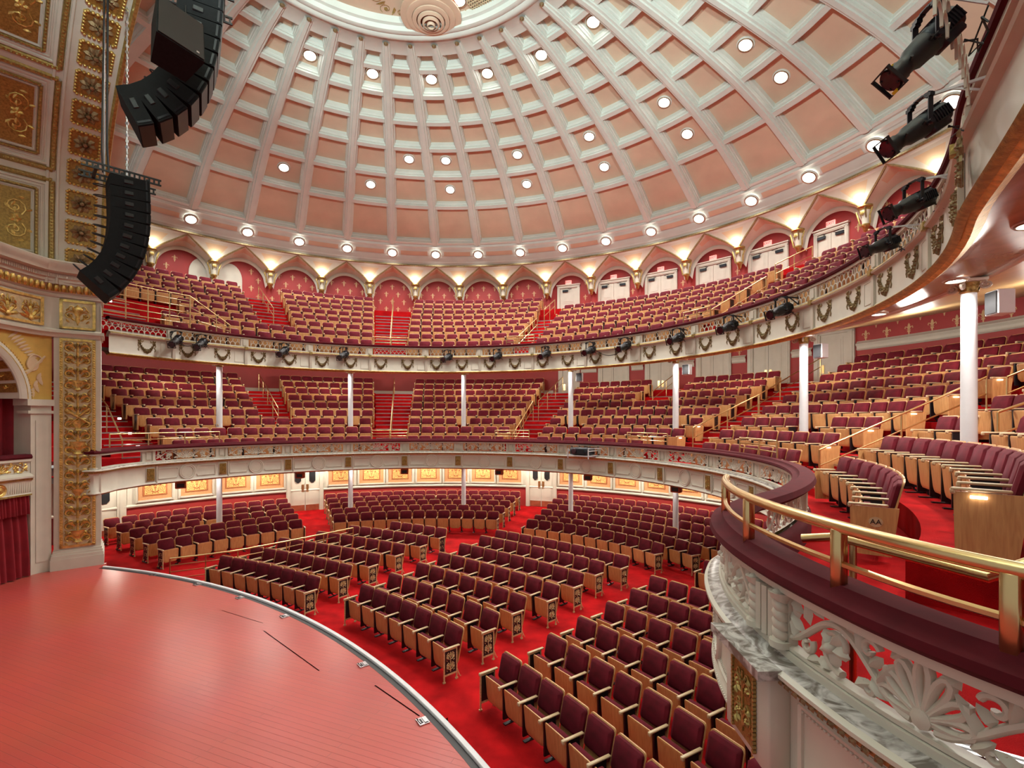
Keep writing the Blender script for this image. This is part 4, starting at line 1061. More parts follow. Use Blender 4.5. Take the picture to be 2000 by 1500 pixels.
mats_all = ['velvet', 'wood', 'arm', 'dark', 'palegilt']; mi = {k: i for i, k in enumerate(mats_all)}
proto = {}
for L in (0, 1):
    b = MB()
    for nm in ('back_shell', 'backrest', 'seat_pan', 'seat_cushion'): b.merge(LO[nm], None, {0: mi[SM[nm]]})
    for sd in ([1, -1] if L else [1]):
        for nm in ('armrest', 'standard'): b.merge(LO[nm], lambda q, sd=sd: (q[0]+sd*PITCH/2, q[1], q[2]), {0: mi[SM[nm]]})
    proto[L] = b
big = MB()
for s in rest:
    ca, sa = math.cos(s['rz']), math.sin(s['rz'])
    fn = lambda q, s=s, ca=ca, sa=sa: (s['x']+q[0]*ca-q[1]*sa, s['y']+q[0]*sa+q[1]*ca, s['z']+q[2])
    big.merge(proto[1 if s['L'] else 0], fn)
    for sd, e in ((1, s['eR']), (-1, s['eL'])):
        if e: big.merge(ew if s['style'] == 'balcony' else eb, lambda q, sd=sd, fn=fn: fn((sd*(q[0]+PITCH/2), q[1], q[2])), {0: mi['wood']} if s['style'] == 'balcony' else {0: mi['palegilt'], 1: mi['dark']})
bo = big.obj('theatre_seats', mats_all); tag(bo, 'hundreds of burgundy folding seats in the farther rows of the stalls and both balconies', 'theatre seats', kind='stuff')
print('SEATS', len(SEATS), 'visible', len(vis), 'rest', len(rest), 'farthest individual', math.hypot(ind[-1]['x'], ind[-1]['y']))
# ------------------------------------------------------------------ columns
def column(z0, z1, r, ionic):
    shaft = MB(); h = z1-z0
    shaft.lathe([(r*1.25, 0), (r*1.25, .06), (r*1.05, .10), (r, .14), (r*.94, h-.22), (r*.94, h-.2)], 20, 0)
    cap = MB()
    if ionic:
        cap.lathe([(r*.95, h-.22), (r*1.15, h-.20), (r*1.0, h-.17), (r*1.2, h-.10), (r*1.3, h-.06)], 20, 1)
        cap.box((0, 0, h-.03), (r*3.3, r*3.3, .05), 0, bev=.01)
        for sx in (-1, 1):
            for sy in (-1, 1):
                cap.tube([(sx*(r*1.45+q[0]), sy*(r*1.45+q[0]*.9), h-.12+q[1]) for q in spiral(0, 0, .062, PI/2, 1.6, 1, 16)], .022, 5, 0)
            leaf(cap, 0, 0, 0, .12, .1, .02, 1, fn=lambda q, sx=sx: (q[1], sx*(r*1.1+q[2]), h-.2+q[0])); leaf(cap, 0, 0, 0, .12, .1, .02, 1, fn=lambda q, sx=sx: (sx*(r*1.1+q[2]), q[1], h-.2+q[0]))
    else: cap.lathe([(r*.95, h-.2), (r*1.25, h-.15), (r*1.25, h)], 20, 0)
    return shaft.mesh('shaft', ['grey']), cap.mesh('capital', ['white', 'olivegold'])
ub_col = column(LBZ(3)-.0, 6.90, .105, True); lo_col = column(0, 2.95, .10, False)
spk_m = MB(); spk_m.box((0, 0, 0), (.26, .22, .36), 0, bev=.01); spk_g = MB(); spk_g.box((0, -.118, 0), (.22, .02, .32), 0)
spkme, spkg = spk_m.mesh('cabinet', ['grey'], False), spk_g.mesh('grille', ['black'], False)
for i, th in enumerate(COLS):
    t = thing('column', 'slim pale column carrying the upper balcony, %s from the left' % ORD[i+1], 'column', pol(CR, th, LBZ(3)), rad(th-90), 'columns under the upper balcony')
    link('shaft', ub_col[0], t); link('capital', ub_col[1], t)
    if i >= 3:
        s = thing('wall_speaker', 'small white loudspeaker on the balcony column, %s from the left' % ORD[i-2], 'loudspeaker', pol(CR+.25, th-1.5, 6.46), rad(th-90+8), 'white speakers on the balcony columns')
        link('cabinet', spkme, s); link('grille', spkg, s); b = MB(); b.tube([(0, .1, 0), (-.10, .2, .0)], .02, 5, 0); b.obj('bracket', ['dark'], s)
    if i <= 4:
        x, y, _ = pol(CR, th); z0 = fz(CR); t = thing('stalls_column', 'slim white column among the rear stalls seats, %s from the left' % ORD[i+1], 'column', (x, y, z0), 0, 'columns in the rear stalls')
        for nm, me in zip(('shaft', 'capital'), lo_col): o = link(nm, me, t); o.scale = (1, 1, (2.95-z0)/2.95)
# small black monitor boxes under the lower balcony edge
mb1 = MB(); mb1.box((0, 0, 0), (.30, .22, .20), 0, bev=.02); mb2 = MB(); mb2.box((0, -.112, 0), (.20, .02, .12), 0); mb3 = MB(); mb3.tube([(0, 0, .1), (0, 0, .22)], .015, 5, 0)
mm = (mb1.mesh('cabinet', ['rust']), mb2.mesh('grille', ['black']), mb3.mesh('bracket', ['dark']))
for i, th in enumerate((148.7, 123.7, 98.4, 73.3, 49.0, 24.9)):
    t = thing('fill_speaker', 'small dark speaker hung under the lower balcony edge, %s from the left' % ORD[i+1], 'loudspeaker', pol(8.82, th, 2.62), rad(th-90+(25 if i > 3 else -25 if i < 2 else 0)), 'fill speakers under the lower balcony')
    for nm, me in zip(('cabinet', 'grille', 'bracket'), mm): link(nm, me, t)
# projector on the parapet ledge
t = thing('projector', 'dark projector on a white bracket in front of the lower balcony lattice', 'projector', pol(7.98, 46.8, 3.45), rad(46.8-90))
b = MB(); b.box((0, 0, .18), (.72, .50, .24), 0, bev=.03); b.box((.1, -.26, .18), (.3, .03, .14), 0); b.obj('body', ['blacksteel'], t)
b = MB(); b.lathe([(.09, 0), (.09, .05), (.07, .06), (.001, .045)], 16, 0, fn=lambda q: (-.16+q[0], -.25-q[2], .18+q[1])); b.obj('lens', ['lensglass'], t)
b = MB()
for x in (-.42, .42): b.box((x, .0, .20), (.03, .55, .03), 0); b.box((x, -.26, .10), (.03, .03, .32), 0)
b.box((0, 0, .03), (.9, .55, .03), 0); b.tube([(.42, -.26, .28), (.7, .1, .30)], .015, 4, 0); b.obj('bracket', ['grey'], t)

# ------------------------------------------------------------------ brass rails
def tube_rail(name, label, cat, posts, tops, r=.022, mids=(), group=None, mat_='brass', post_r=.018, flat=False):
    """posts: list of (x,y,zbase,ztop); tops: list of polylines; mids: list of polylines"""
    t = thing(name, label, cat, (posts[0][0], posts[0][1], posts[0][2]), 0, group); ox, oy, oz = t.location
    for (x, y, z0, z1) in posts:
        b = MB()
        if flat: b.box((0, 0, (z1-z0)/2), (.055, .055, z1-z0), 0, flat, bev=.006)
        else: b.tube([(0, 0, 0), (0, 0, z1-z0)], post_r, 8, 0)
        b.obj('post', [mat_], t, (x-ox, y-oy, z0-oz))
    for pl in tops:
        b = MB(); b.tube([(p[0]-ox, p[1]-oy, p[2]-oz) for p in pl], r, 12, 0); b.obj('handrail', [mat_], t)
    for pl in mids:
        b = MB(); b.tube([(p[0]-ox, p[1]-oy, p[2]-oz) for p in pl], max(r*.55, .0155) if r < .027 else r*.55, 6, 0); b.obj('mid_rail', [mat_], t)
    return t
def aisle_rail(R0_, R1_, th, zf, label, both=True, group='handrails of the balcony aisles'):
    n = max(2, int(round((R1_-R0_)/1.3))+1); za, zb_ = zf(R0_), zf(R1_)
    P = []
    for i in range(n):
        R = R0_+(R1_-R0_)*i/(n-1); P.append((*pol(R, th)[:2], zf(R), za+(zb_-za)*i/(n-1)+.90))
    tube_rail('handrail', label, 'handrail', P, [[(p[0], p[1], p[3]) for p in P]], .02, [[(p[0], p[1], p[3]-.33) for p in P]], group)
def lbz(R):
    k = max(1, min(9, 1+math.floor((R-(LBR(1)-.68))/.9+1e-6))); return LBZ(k)
def ubz(R):
    k = max(1, min(8, 1+math.floor((R-(UBR(1)-.68))/.85+1e-6))); return UBZ(k)
for (a, b, th, lab) in ((11.6, 16.6, 125.4, 'brass handrail in the left aisle of the lower balcony'), (8.75, 16.6, 102.1, 'long brass handrail in the central aisle of the lower balcony'),
                        (9.3, 12.2, 70.8, 'front brass handrail in the aisle right of the centre block'), (12.2, 16.6, 69.6, 'upper brass handrail in the aisle right of the centre block'),
                        (13.6, 16.3, 48, 'short brass handrail by the lower balcony doors'), (9.6, 12.6, 25.6, 'lower brass handrail in the right aisle of the lower balcony'), (12.9, 16.4, 26.8, 'upper brass handrail in the right aisle of the lower balcony'),
                        (9.4, 12.5, -6.6, 'brass handrail in the nearest aisle, its lower length'), (12.9, 16.2, -6.4, 'brass handrail in the nearest aisle, its upper length'), (11.0, 13.5, -20.2, 'brass handrail right of the nearest column')):
    aisle_rail(a, b, th, lbz, lab)
for (a, b, th, lab) in ((12.8, 16.9, 125.3, 'brass handrail in the upper balcony left aisle'), (10.4, 16.4, 102.3, 'brass handrail in the upper balcony central aisle'), (10.2, 13.2, 71.2, 'lower brass handrail right of the upper centre block'),
                        (13.6, 15.6, 70.2, 'upper brass handrail right of the upper centre block'), (10.4, 13.0, 25.8, 'lower brass handrail in the upper balcony right aisle'), (13.4, 15.4, 25.6, 'upper brass handrail near the right upper doors'), (10.6, 13.0, -7.4, 'brass handrail behind the hanging spotlights')):
    aisle_rail(a, b, th, ubz, lab, group='handrails of the upper balcony')
def guard(R, ta, tb, z, h, label, bars=2, n=3, zt_=None):
    P = [(*pol(R, ta+(tb-ta)*i/(n-1))[:2], z, z+h) for i in range(n)]
    ln = lambda zz: [(*pol(R, ta+(tb-ta)*i/8)[:2], zz) for i in range(9)]
    tube_rail('guard_rail', label, 'guard rail', P, [ln(z+h)], .018, [ln(z+h*(i+1)/(bars+1)) for i in range(bars)], 'low guard rails on the balcony fronts')
zv = 3.95
guard(8.42, 106.8, 97.4, zv, .34, 'low brass guard rail below the lower balcony central aisle'); guard(8.42, 73.6, 64.0, zv, .34, 'low brass guard rail below the aisle right of the lower centre block')
guard(8.42, 36.0, 24.5, zv, .34, 'low brass guard rail left of the lower balcony right aisle'); guard(8.42, 3.0, -9.5, zv, .34, 'low brass guard rail on the lower balcony bend'); guard(8.45, 163, 142, zv, .36, 'low brass guard rail beside the gold pilaster', 1, 4)
guard(9.9, 106, 98, 7.82, .36, 'low brass guard rail below the upper central aisle'); guard(9.9, 73.5, 66.5, 7.82, .36, 'low brass guard rail right of the upper centre block'); guard(9.9, 29.5, 23.2, 7.82, .36, 'low brass guard rail below the upper right aisle')
guard(9.95, 158.5, 144, 7.82, 1.15, 'tall brass railing beside the cornice on the upper balcony', 5, 5)
P = [(*pol(9.97, 144)[:2], 7.82, 8.97), (*pol(9.97, 139.2)[:2], 7.82, 8.45), (*pol(9.97, 136.6)[:2], 7.82, 8.15)]
tube_rail('guard_rail', 'sloping brass railing at the foot of the upper left seats', 'guard rail', P, [[(p[0], p[1], p[3]) for p in P]], .018, [[(p[0], p[1], p[2]+(p[3]-p[2])*f) for p in P] for f in (.33, .66)])
# stalls ramp rail
RP = [(-9.27, 13.41), (-8.55, 13.81), (-7.89, 14.25), (-6.98, 15.32), (-6.2, 16.3), (-5.52, 17.2)]
P = [(x, y, 0, .95) for x, y in RP]
tube_rail('ramp_rail', 'brass ramp railing beside the left front stalls seats', 'ramp railing', P, [[(x, y, .95) for x, y in RP]], .025, [[(x, y, z) for x, y in RP] for z in (.22, .40, .58, .76)])
P = [(-10.35, 14.25, 4.3, 5.15), (-10.25, 14.0, 3.4, 4.1)]
tube_rail('handrail', 'brass handrail on the steps beside the gold pilaster', 'handrail', [(*pol(11.6, 153.5)[:2], lbz(11.6), lbz(11.6)+.9), (*pol(9.6, 156.5)[:2], 3.2, 4.1)], [[(*pol(13.4, 152)[:2], lbz(13.4)+.9), (*pol(11.6, 153.5)[:2], lbz(11.6)+.9), (*pol(9.6, 156.5)[:2], 4.1), (*pol(9.2, 154.5)[:2], 4.05)]], .02)
# near parapet rail by the camera
nr = [LP.near(1.72, 4.10), LP.near(1.51, 3.36), LP.near(1.470, 2.70), LP.near(1.55, 1.95), LP.near(1.92, 1.15)]
def npt(s, dz, o=-.035): x, y, nx, ny = LP.at(s); return (x+nx*o, y+ny*o, 3.92+dz)
sA, sB = nr[0]-.30, nr[4]+.6
P = []
for s in (sA+.12, nr[1]+.12, nr[2]+.34, nr[3]+.26, nr[4]+.3): x, y, z = npt(s, 0); P.append((x, y, z, 4.21))
t = tube_rail('parapet_rail', 'heavy brass rail curving along the velvet ledge nearest the camera', 'brass rail', P, [[npt(sA+(sB-sA)*i/60, .30) for i in range(61)]], .029, [[npt(sA+.1+(sB-sA-.1)*i/50, .13) for i in range(51)]], None, 'brass', .022, flat=.4)
AR = [(1.72, 2.93, 4.02), (1.84, 2.80, 4.06), (1.98, 2.06, 4.07), (2.6, 2.1, 4.25), (3.3, 2.16, 4.62)]
tube_rail('handrail', 'brass stair handrail just inside the nearest parapet rail', 'handrail', [(1.86, 2.7, 3.2, 4.04), (2.5, 2.1, 3.2, 4.22)], [AR], .026)

# ------------------------------------------------------------------ aisle steps
def steps(th0, th1, RF, ZF, ks, dR, name, label):
    b = MB()
    for k in ks:
        e = RF(k+1)-.68; z0, z1 = ZF(k), ZF(k+1); zm = (z0+z1)/2
        for (ra, rb, za, zb_) in ((e-.36, e, z0, zm),):
            for i in range(6):
                a0, a1 = th0+(th1-th0)*i/6, th0+(th1-th0)*(i+1)/6
                b.add([pol(ra, a0, za), pol(ra, a1, za), pol(ra, a1, zb_), pol(ra, a0, zb_), pol(rb, a0, zb_), pol(rb, a1, zb_)], [(0, 1, 2, 3), (3, 2, 5, 4)], 0)
        for (r, z) in ((e-.36, zm), (e, z1)):
            fr_ = arcframes(r, th0, th1, 8); b.sweep(fr_, [(.006, z-.035), (.012, z+.006), (-.05, z+.006)], 1)
    o = b.obj(name, ['carpet', 'steel'], None, smooth=False); tag(o, label, 'steps', kind='structure')
for (a, b, ks, lab) in ((157, 149.4, range(1, 9), 'red carpeted steps beside the gold pilaster'), (128, 122.6, range(3, 9), 'red steps of the lower balcony left aisle'), (105.6, 98.6, range(1, 9), 'red steps of the lower balcony central aisle'), (72.6, 65.8, range(1, 9), 'red steps right of the lower centre block'), (51, 45, range(5, 8), 'red steps by the middle lower doors'), (30, 23.2, range(1, 9), 'red steps of the lower balcony right aisle'), (-2.8, -10.2, range(1, 9), 'red steps of the nearest lower balcony aisle')):
    steps(a, b, LBR, LBZ, ks, .9, 'aisle_steps', lab)
for (a, b, ks, lab) in ((156, 148, range(1, 8), 'red steps at the far left of the upper balcony'), (128, 122.4, range(2, 8), 'red steps of the upper balcony left aisle'), (105.6, 98.9, range(1, 7), 'red steps of the upper balcony central aisle'), (72.2, 67.8, range(1, 6), 'red steps right of the upper centre block'), (28, 23.1, range(1, 6), 'red steps of the upper balcony right aisle')):
    steps(a, b, UBR, UBZ, ks, .85, 'aisle_steps', lab)
for i, (R, th, z) in enumerate(((12.6, 150.5, 4.75), (11.4, 151.5, 4.25), (10.5, 152.5, 3.85))):
    b = MB(); b.box((0, 0, 0), (.10, .02, .06), 0); o = b.obj('step_light', ['lampdim'], None, pol(R-.4, th, z)); o.rotation_euler = (0, 0, rad(th-90)); tag(o, 'small glowing step light beside the gold pilaster, %s from the top' % ORD[i+1], 'step light', 'step lights beside the gold pilaster')
for i, (R, th, z) in enumerate(((13.0, 152.2, 9.15), (12.2, 152.6, 8.7))):
    b = MB(); b.box((0, 0, 0), (.10, .02, .06), 0); o = b.obj('step_light', ['lampdim'], None, pol(R-.4, th, z)); o.rotation_euler = (0, 0, rad(th-90)); tag(o, 'small glowing step light by the upper left railing, %s of two' % ('higher', 'lower')[i], 'step light', 'step lights by the upper left railing')
for i, (x, y, w, rz, lab) in enumerate(((-10.15, 13.35, .9, .8, 'by the pilaster base'), (-6.35, 18.6, 1.0, .5, 'in the aisle before the left stalls door'), (.75, 19.4, .9, -.2, 'in the aisle before the right stalls door'), (1.15, 9.75, .75, .8, 'in the aisle left of the right front seats'))):
    b = MB(); b.box((0, 0, .006), (w, w*.8, .012), 0); o = b.obj('floor_mat', ['velvet'], None, (x, y, fz(math.hypot(x-OX, y-OY))+.001)); o.rotation_euler = (0, 0, rz); tag(o, 'dull rose mat patch on the carpet %s' % lab, 'floor mat', 'mat patches on the red carpet')
# metal edged landing near the camera
b = MB()
for (x0, y0, x1, y1) in ((1.72, 2.10, 2.25, 1.72), (2.25, 1.72, 2.75, 1.25)):
    n_ = Vector((y1-y0, -(x1-x0), 0)).normalized()*.09
    for j in range(5):
        o_ = n_*(j/5); b.tube([(x0+o_.x, y0+o_.y, 3.405), (x1+o_.x, y1+o_.y, 3.405)], .012, 4, 1 if j % 2 else 0)
o = b.obj('stair_nosing', ['steel', 'dark'], None); tag(o, 'ribbed metal stair nosing on the carpet behind the nearest rail', 'stair nosing')
# ------------------------------------------------------------------ stage spotlights on the upper balcony front
def spot_meshes():
    P = {}
    def ax(q): return (q[0], -q[2], q[1])       # lathe axis z -> local -y (beam direction)
    b = MB(); b.lathe([(.001, -.36), (.10, -.36), (.125, -.33), (.13, -.30), (.13, -.02), (.115, .0)], 14, 0, fn=ax)
    for i in range(7): b.box((0, .10+.035*i, .128), (.15, .014, .02), 0); b.box((.128, .10+.035*i, .0), (.02, .014, .13), 0); b.box((-.128, .10+.035*i, .0), (.02, .014, .13), 0)
    b.box((0, .17, -.10), (.20, .24, .12), 0, bev=.02); P['lamp_housing'] = (b, ['blacksteel'])
    b = MB(); b.lathe([(.115, .0), (.135, .02), (.128, .05), (.120, .18), (.092, .24), (.092, .33), (.102, .34), (.104, .43), (.118, .44), (.118, .46), (.08, .46)], 14, 0, fn=ax)
    for a in range(8):
        an = a*PI/4; b.box((.08*math.cos(an), -.36, .08*math.sin(an)), (.012, .13, .012), 0)
    for sx in (-1, 1): b.tube([(sx*.09, -.06, .0), (sx*.17, -.06, .02)], .016, 6, 0); b.tube([(sx*.08, -.28, .0), (sx*.13, -.28, .02)], .014, 6, 0)
    P['lens_barrel'] = (b, ['black'])
    b = MB()
    for i in range(4):
        an = i*PI/2+PI/4; b.box((.085*math.cos(an), -.475, .085*math.sin(an)), (.02, .03, .02), 0)
    for (x, z, w, h) in ((0, .12, .26, .014), (0, -.12, .26, .014), (.12, 0, .014, .24), (-.12, 0, .014, .24)): b.box((x, -.485, z), (w, .035, h), 0)
    b.lathe([(.105, .478), (.001, .478)], 16, 1, fn=ax); P['gel_frame'] = (b, ['black', 'lensglass'])
    b = MB()
    for sx in (-1, 1): b.box((sx*.165, .0, .12), (.014, .055, .34), 0); b.tube([(sx*.12, 0, -.02), (sx*.20, 0, -.02)], .03, 8, 0)
    for i in range(8):
        a0, a1 = PI*i/8, PI*(i+1)/8
        p = lambda a: (.165*math.cos(a), .29+.06*math.sin(a))
        b.box(((p(a0)[0]+p(a1)[0])/2, 0, (p(a0)[1]+p(a1)[1])/2), (.075, .055, .014 if 1 < i < 6 else .04), 0)
    P['yoke'] = (b, ['blacksteel'])
    return {k: v[0].mesh(k, v[1]) for k, v in P.items()}
SPM = spot_meshes()
SPOTS = [147.8, 143.2, 126.7, 113.3, 87.9, 75.2, 62.5, 50.9, 41.9, 28.6, 15.7, 3.0, -23.3, -32.8, -44.8, -51.2]
for i, th in enumerate(SPOTS):
    near = i >= 12; R = 9.42 if not near else (9.42, 9.48, 9.52, 9.72)[i-12]
    x, y, z = pol(R, th, 7.30 if not near else (7.36, 7.38, 7.38, 7.48)[i-12])
    aim = Vector((-8, 5, 1.5))-Vector((x, y, z))
    yaw = math.atan2(aim.y, aim.x)+PI/2; pitch = math.atan2(-aim.z, math.hypot(aim.x, aim.y))*((.9, 1.0, 1.25, 1.6)[i-12] if near else .75)+(0 if near else .1)
    t = thing('stage_spotlight', 'black stage spotlight clamped to the upper balcony front, %s from the left' % ORD[i+1], 'spotlight', (x, y, z), yaw, 'stage spotlights on the upper balcony front')
    sc_ = (.72, .76, .74, .74)[i-12] if near else .9; t.scale = (sc_, sc_, sc_)
    for nm in ('lamp_housing', 'lens_barrel', 'gel_frame'): o = link(nm, SPM[nm], t); o.rotation_euler = (pitch, 0, 0)
    link('yoke', SPM['yoke'], t)
    # arm back to the front, and a loose cable (in local space)
    ox_, oy_, _ = pol(RU+(.10 if not near else .25), th); dv_ = Matrix.Rotation(-yaw, 3, 'Z') @ Vector((ox_-x, oy_-y, 0))
    dv_ *= 1/sc_
    b = MB(); b.tube([(0, 0, .36), (dv_.x, dv_.y, .33)], .022, 4, 0); b.tube([(dv_.x*.4, dv_.y*.4, .35), (dv_.x, dv_.y, .12)], .016, 4, 0); b.obj('bracket_arm', ['grey' if near else 'blacksteel'], t)
    b = MB(); pts = [(0, .33, 0), (.05, .42, -.02), (-.03, .48, -.10), (.07, .50, .03), (dv_.x*.9, dv_.y*.9, .02), (dv_.x, dv_.y, -.05)]; b.tube(pts, .010, 5, 0); b.tube([(0, .34, .02), (.12, .42, -.12), (.0, .5, -.02), (-.1, .45, -.08), (dv_.x, dv_.y, .1)], .008, 5, 0); b.obj('cable', ['black'], t)
    if i == 15: b = MB(); b.box((.03, -.42, .095), (.07, .06, .012), 0); b.box((-.02, -.5, -.11), (.07, .012, .03), 0); o = b.obj('tape_marker', ['yellowtape'], t); o.rotation_euler = (pitch, 0, 0)
# looped cables along the front
for i, (ta, tb, sag, lab) in enumerate(((147, 143.6, .10, 'between the two leftmost spotlights'), (50, 43, .22, 'between two middle spotlights'))):
    b = MB(); b.tube([pol(9.70, ta+(tb-ta)*k/12, 7.30-sag*4*(k/12)*(1-k/12)) for k in range(13)], .012, 5, 0); o = b.obj('power_cable', ['black']); tag(o, 'black power cable drooping across the upper balcony front %s' % lab, 'cable', 'drooping spotlight cables')

# ------------------------------------------------------------------ line array speakers
def cab(w, h, d):
    b = MB(); b.prism([(-w/2, -d/2), (w/2, -d/2), (w/2*.8, d/2), (-w/2*.8, d/2)], -h/2*.95, h/2*.95, 0)
    g = MB(); g.box((0, -d/2-.006, 0), (w*.94, .012, h*.86), 0)
    hd = MB(); hd.box((w*.45, .02, 0), (.04, .15, .08), 0, bev=.01)
    pt = MB(); pt.box((w*.49, -d*.42, 0), (.02, .03, h*.8), 0)
    return b.mesh('cabinet', ['speaker'], False), g.mesh('grille', ['black'], False), hd.mesh('handle', ['black'], False), pt.mesh('rigging_plate', ['dark'], False)
def line_array(top, yaw, n, w, h, d, a0, da, label, which):
    me = cab(w, h, d); p = Vector((0, 0, 0)); pitch = a0
    R = Matrix.Rotation(yaw, 3, 'Z')
    pos = []
    for i in range(n):
        dirv = Vector((0, math.sin(pitch), -math.cos(pitch))); c = p+dirv*h/2
        t = thing('line_array_speaker', '%s, %s box from the top' % (label, ORD[i+1]), 'loudspeaker', Vector(top)+R @ c, yaw, which)
        t.rotation_euler = (pitch, 0, yaw)
        link('cabinet', me[0], t); link('grille', me[1], t)
        for nm, m_ in (('handle', me[2]), ('rigging_plate', me[3])):
            for sx in (-1, 1): o = link(nm, m_, t); o.scale = (sx, 1, 1)
        b = MB(); b.tube([(w*.30+.10*math.cos(a*PI/8), d/2+.20*math.sin(a*PI/8), h*.2-.04*a/8) for a in range(9)], .013, 5, 0); b.obj('link_cable', ['black'], t)
        p = p+dirv*h; pitch += da*(i/(n-1))**1.0*2 if n > 1 else 0
    return R, p
def rig(top, yaw, L, label, zup, group):
    t = thing('rigging_frame', label, 'rigging frame', top, yaw, group)
    b = MB()
    for x in (-.28, .28):
        for z in (0, .10): b.box((x, .1, z), (.03, L, .03), 0)
        n = int(L/.08)
        for i in range(n): b.box((x, .1-L/2+.08*i+.04, .05), (.02, .03, .08), 0)
    for y in (-.3, .1, .5): b.box((0, y, .03), (.58, .05, .05), 0)
    b.obj('frame', ['black'], t)
    b = MB()
    for x, y in ((0, .0), (.06, .35)): b.tube([(x, y, .05), (x, y, zup)], .014, 5, 0)
    n = int(zup/.12)
    for i in range(n): b.box((.0, .0, .1+.12*i), (.05, .03, .05), 0, i*.8)
    b.obj('hoist_chain', ['steel'], t)
    b = MB(); b.tube([(-.1, .30, .05), (-.14, .33, .6), (-.10, .30, zup)], .02, 5, 0); b.tube([(-.02, .38, .05), (-.05, .40, .5), (-.07, .33, zup)], .016, 5, 0); b.obj('cable_bundle', ['black'], t)
yawA = rad(135)
R_, p_ = line_array((-7.78, 10.0, 9.50), yawA, 11, .78, .215, .62, rad(-2), rad(5.2), 'black line array speaker of the lower left hanging cluster', 'lower left line array')
rig((-7.78, 10.0, 9.52), yawA, 1.25, 'black rigging frame and chains above the lower left line array', 6.0, 'line array rigging')
yawB = rad(122)
line_array((-5.02, 8.0, 11.45), yawB, 11, .70, .225, .60, rad(4), rad(6.6), 'black line array speaker of the upper hanging cluster', 'upper line array')
rig((-5.02, 8.0, 11.48), yawB, 1.1, 'black rigging frame and chains above the upper line array', 4.0, 'line array rigging')
t = thing('hanging_loudspeaker', 'large black wedge loudspeaker hung in front of the upper line array', 'loudspeaker', (-4.80, 7.05, 10.12), rad(60))
t.scale = (.9, .9, .9)
t.rotation_euler = (rad(-24), rad(8), rad(52))
b = MB(); b.prism([(-.33, -.24), (.33, -.24), (.24, .26), (-.24, .26)], -.46, .46, 0); b.obj('cabinet', ['speaker'], t, smooth=False)
b = MB(); b.box((0, -.25, 0), (.62, .02, .88), 0); b.box((.22, -.263, -.36), (.04, .006, .04), 1); b.obj('grille', ['black', 'steel'], t, smooth=False)
b = MB(); b.tube([(-.2, .1, .46), (-.2, .1, 1.3)], .012, 5, 0); b.tube([(.2, .1, .46), (.2, .1, 1.3)], .012, 5, 0); b.box((0, .1, .5), (.5, .06, .05), 0); b.obj('hanging_bar', ['black'], t)

# ------------------------------------------------------------------ proscenium side: arch, entablature, pilaster, box
CH = Vector((.73, -.68, 0)).normalized(); AX = Vector((.68, .73, 0)).normalized()     # along the arch, towards the audience
A0 = Vector((-11.03, 11.96, 0))
AP = [(0, 8.0), (.03, 9.0), (.10, 9.75), (.25, 10.45), (.55, 11.1), (1.1, 11.7), (1.8, 12.2), (2.6, 12.65), (3.8, 13.1), (5.5, 13.5), (7.5, 13.75), (10, 13.9), (14, 13.9)]
AP = smooth_path(AP, 2); AS = [0]
for a, b_ in zip(AP, AP[1:]): AS.append(AS[-1]+math.hypot(b_[0]-a[0], b_[1]-a[1]))
def arch(l):
    l = min(max(l, 0), AS[-1]-1e-6); i = 0
    while AS[i+1] < l: i += 1
    k = (l-AS[i])/(AS[i+1]-AS[i]); a, b_ = AP[i], AP[i+1]
    dt, dz = (b_[0]-a[0]), (b_[1]-a[1]); n = math.hypot(dt, dz)
    return a[0]+dt*k, a[1]+dz*k, dz/n, -dt/n      # normal towards the stage opening (+t, -z)
def vpt(l, s, w):
    """l along the arch, s towards the audience, w out of the surface"""
    t, z, nt, nz = arch(l); t += nt*w; z += nz*w; p = A0+CH*t+AX*s; return (p.x, p.y, z)
pv = MB(); pv.grid(lambda u, v: vpt(u*AS[-1], .90-4.2*v, 0), 60, 14, 0)
pv.grid(lambda u, v: vpt(u*AS[-1], .90, -.25*v), 60, 2, 0)
for s_ in (-.16, .02): pv.tube([vpt(.1*i, s_, .01) for i in range(150)], .035, 5, 0)
LST = [.35+2.30*i for i in range(5)]
pro = struct('ceiling_proscenium', pv, ['white'], 'cream vaulted proscenium arch with gilt panels and rosette coffers', 'ceiling')
rp = MB(); rp.tube([vpt(.1*i, .90, .02) for i in range(160)], .06, 6, 0); rp.obj('gilt_rope', ['olivegold'], pro)
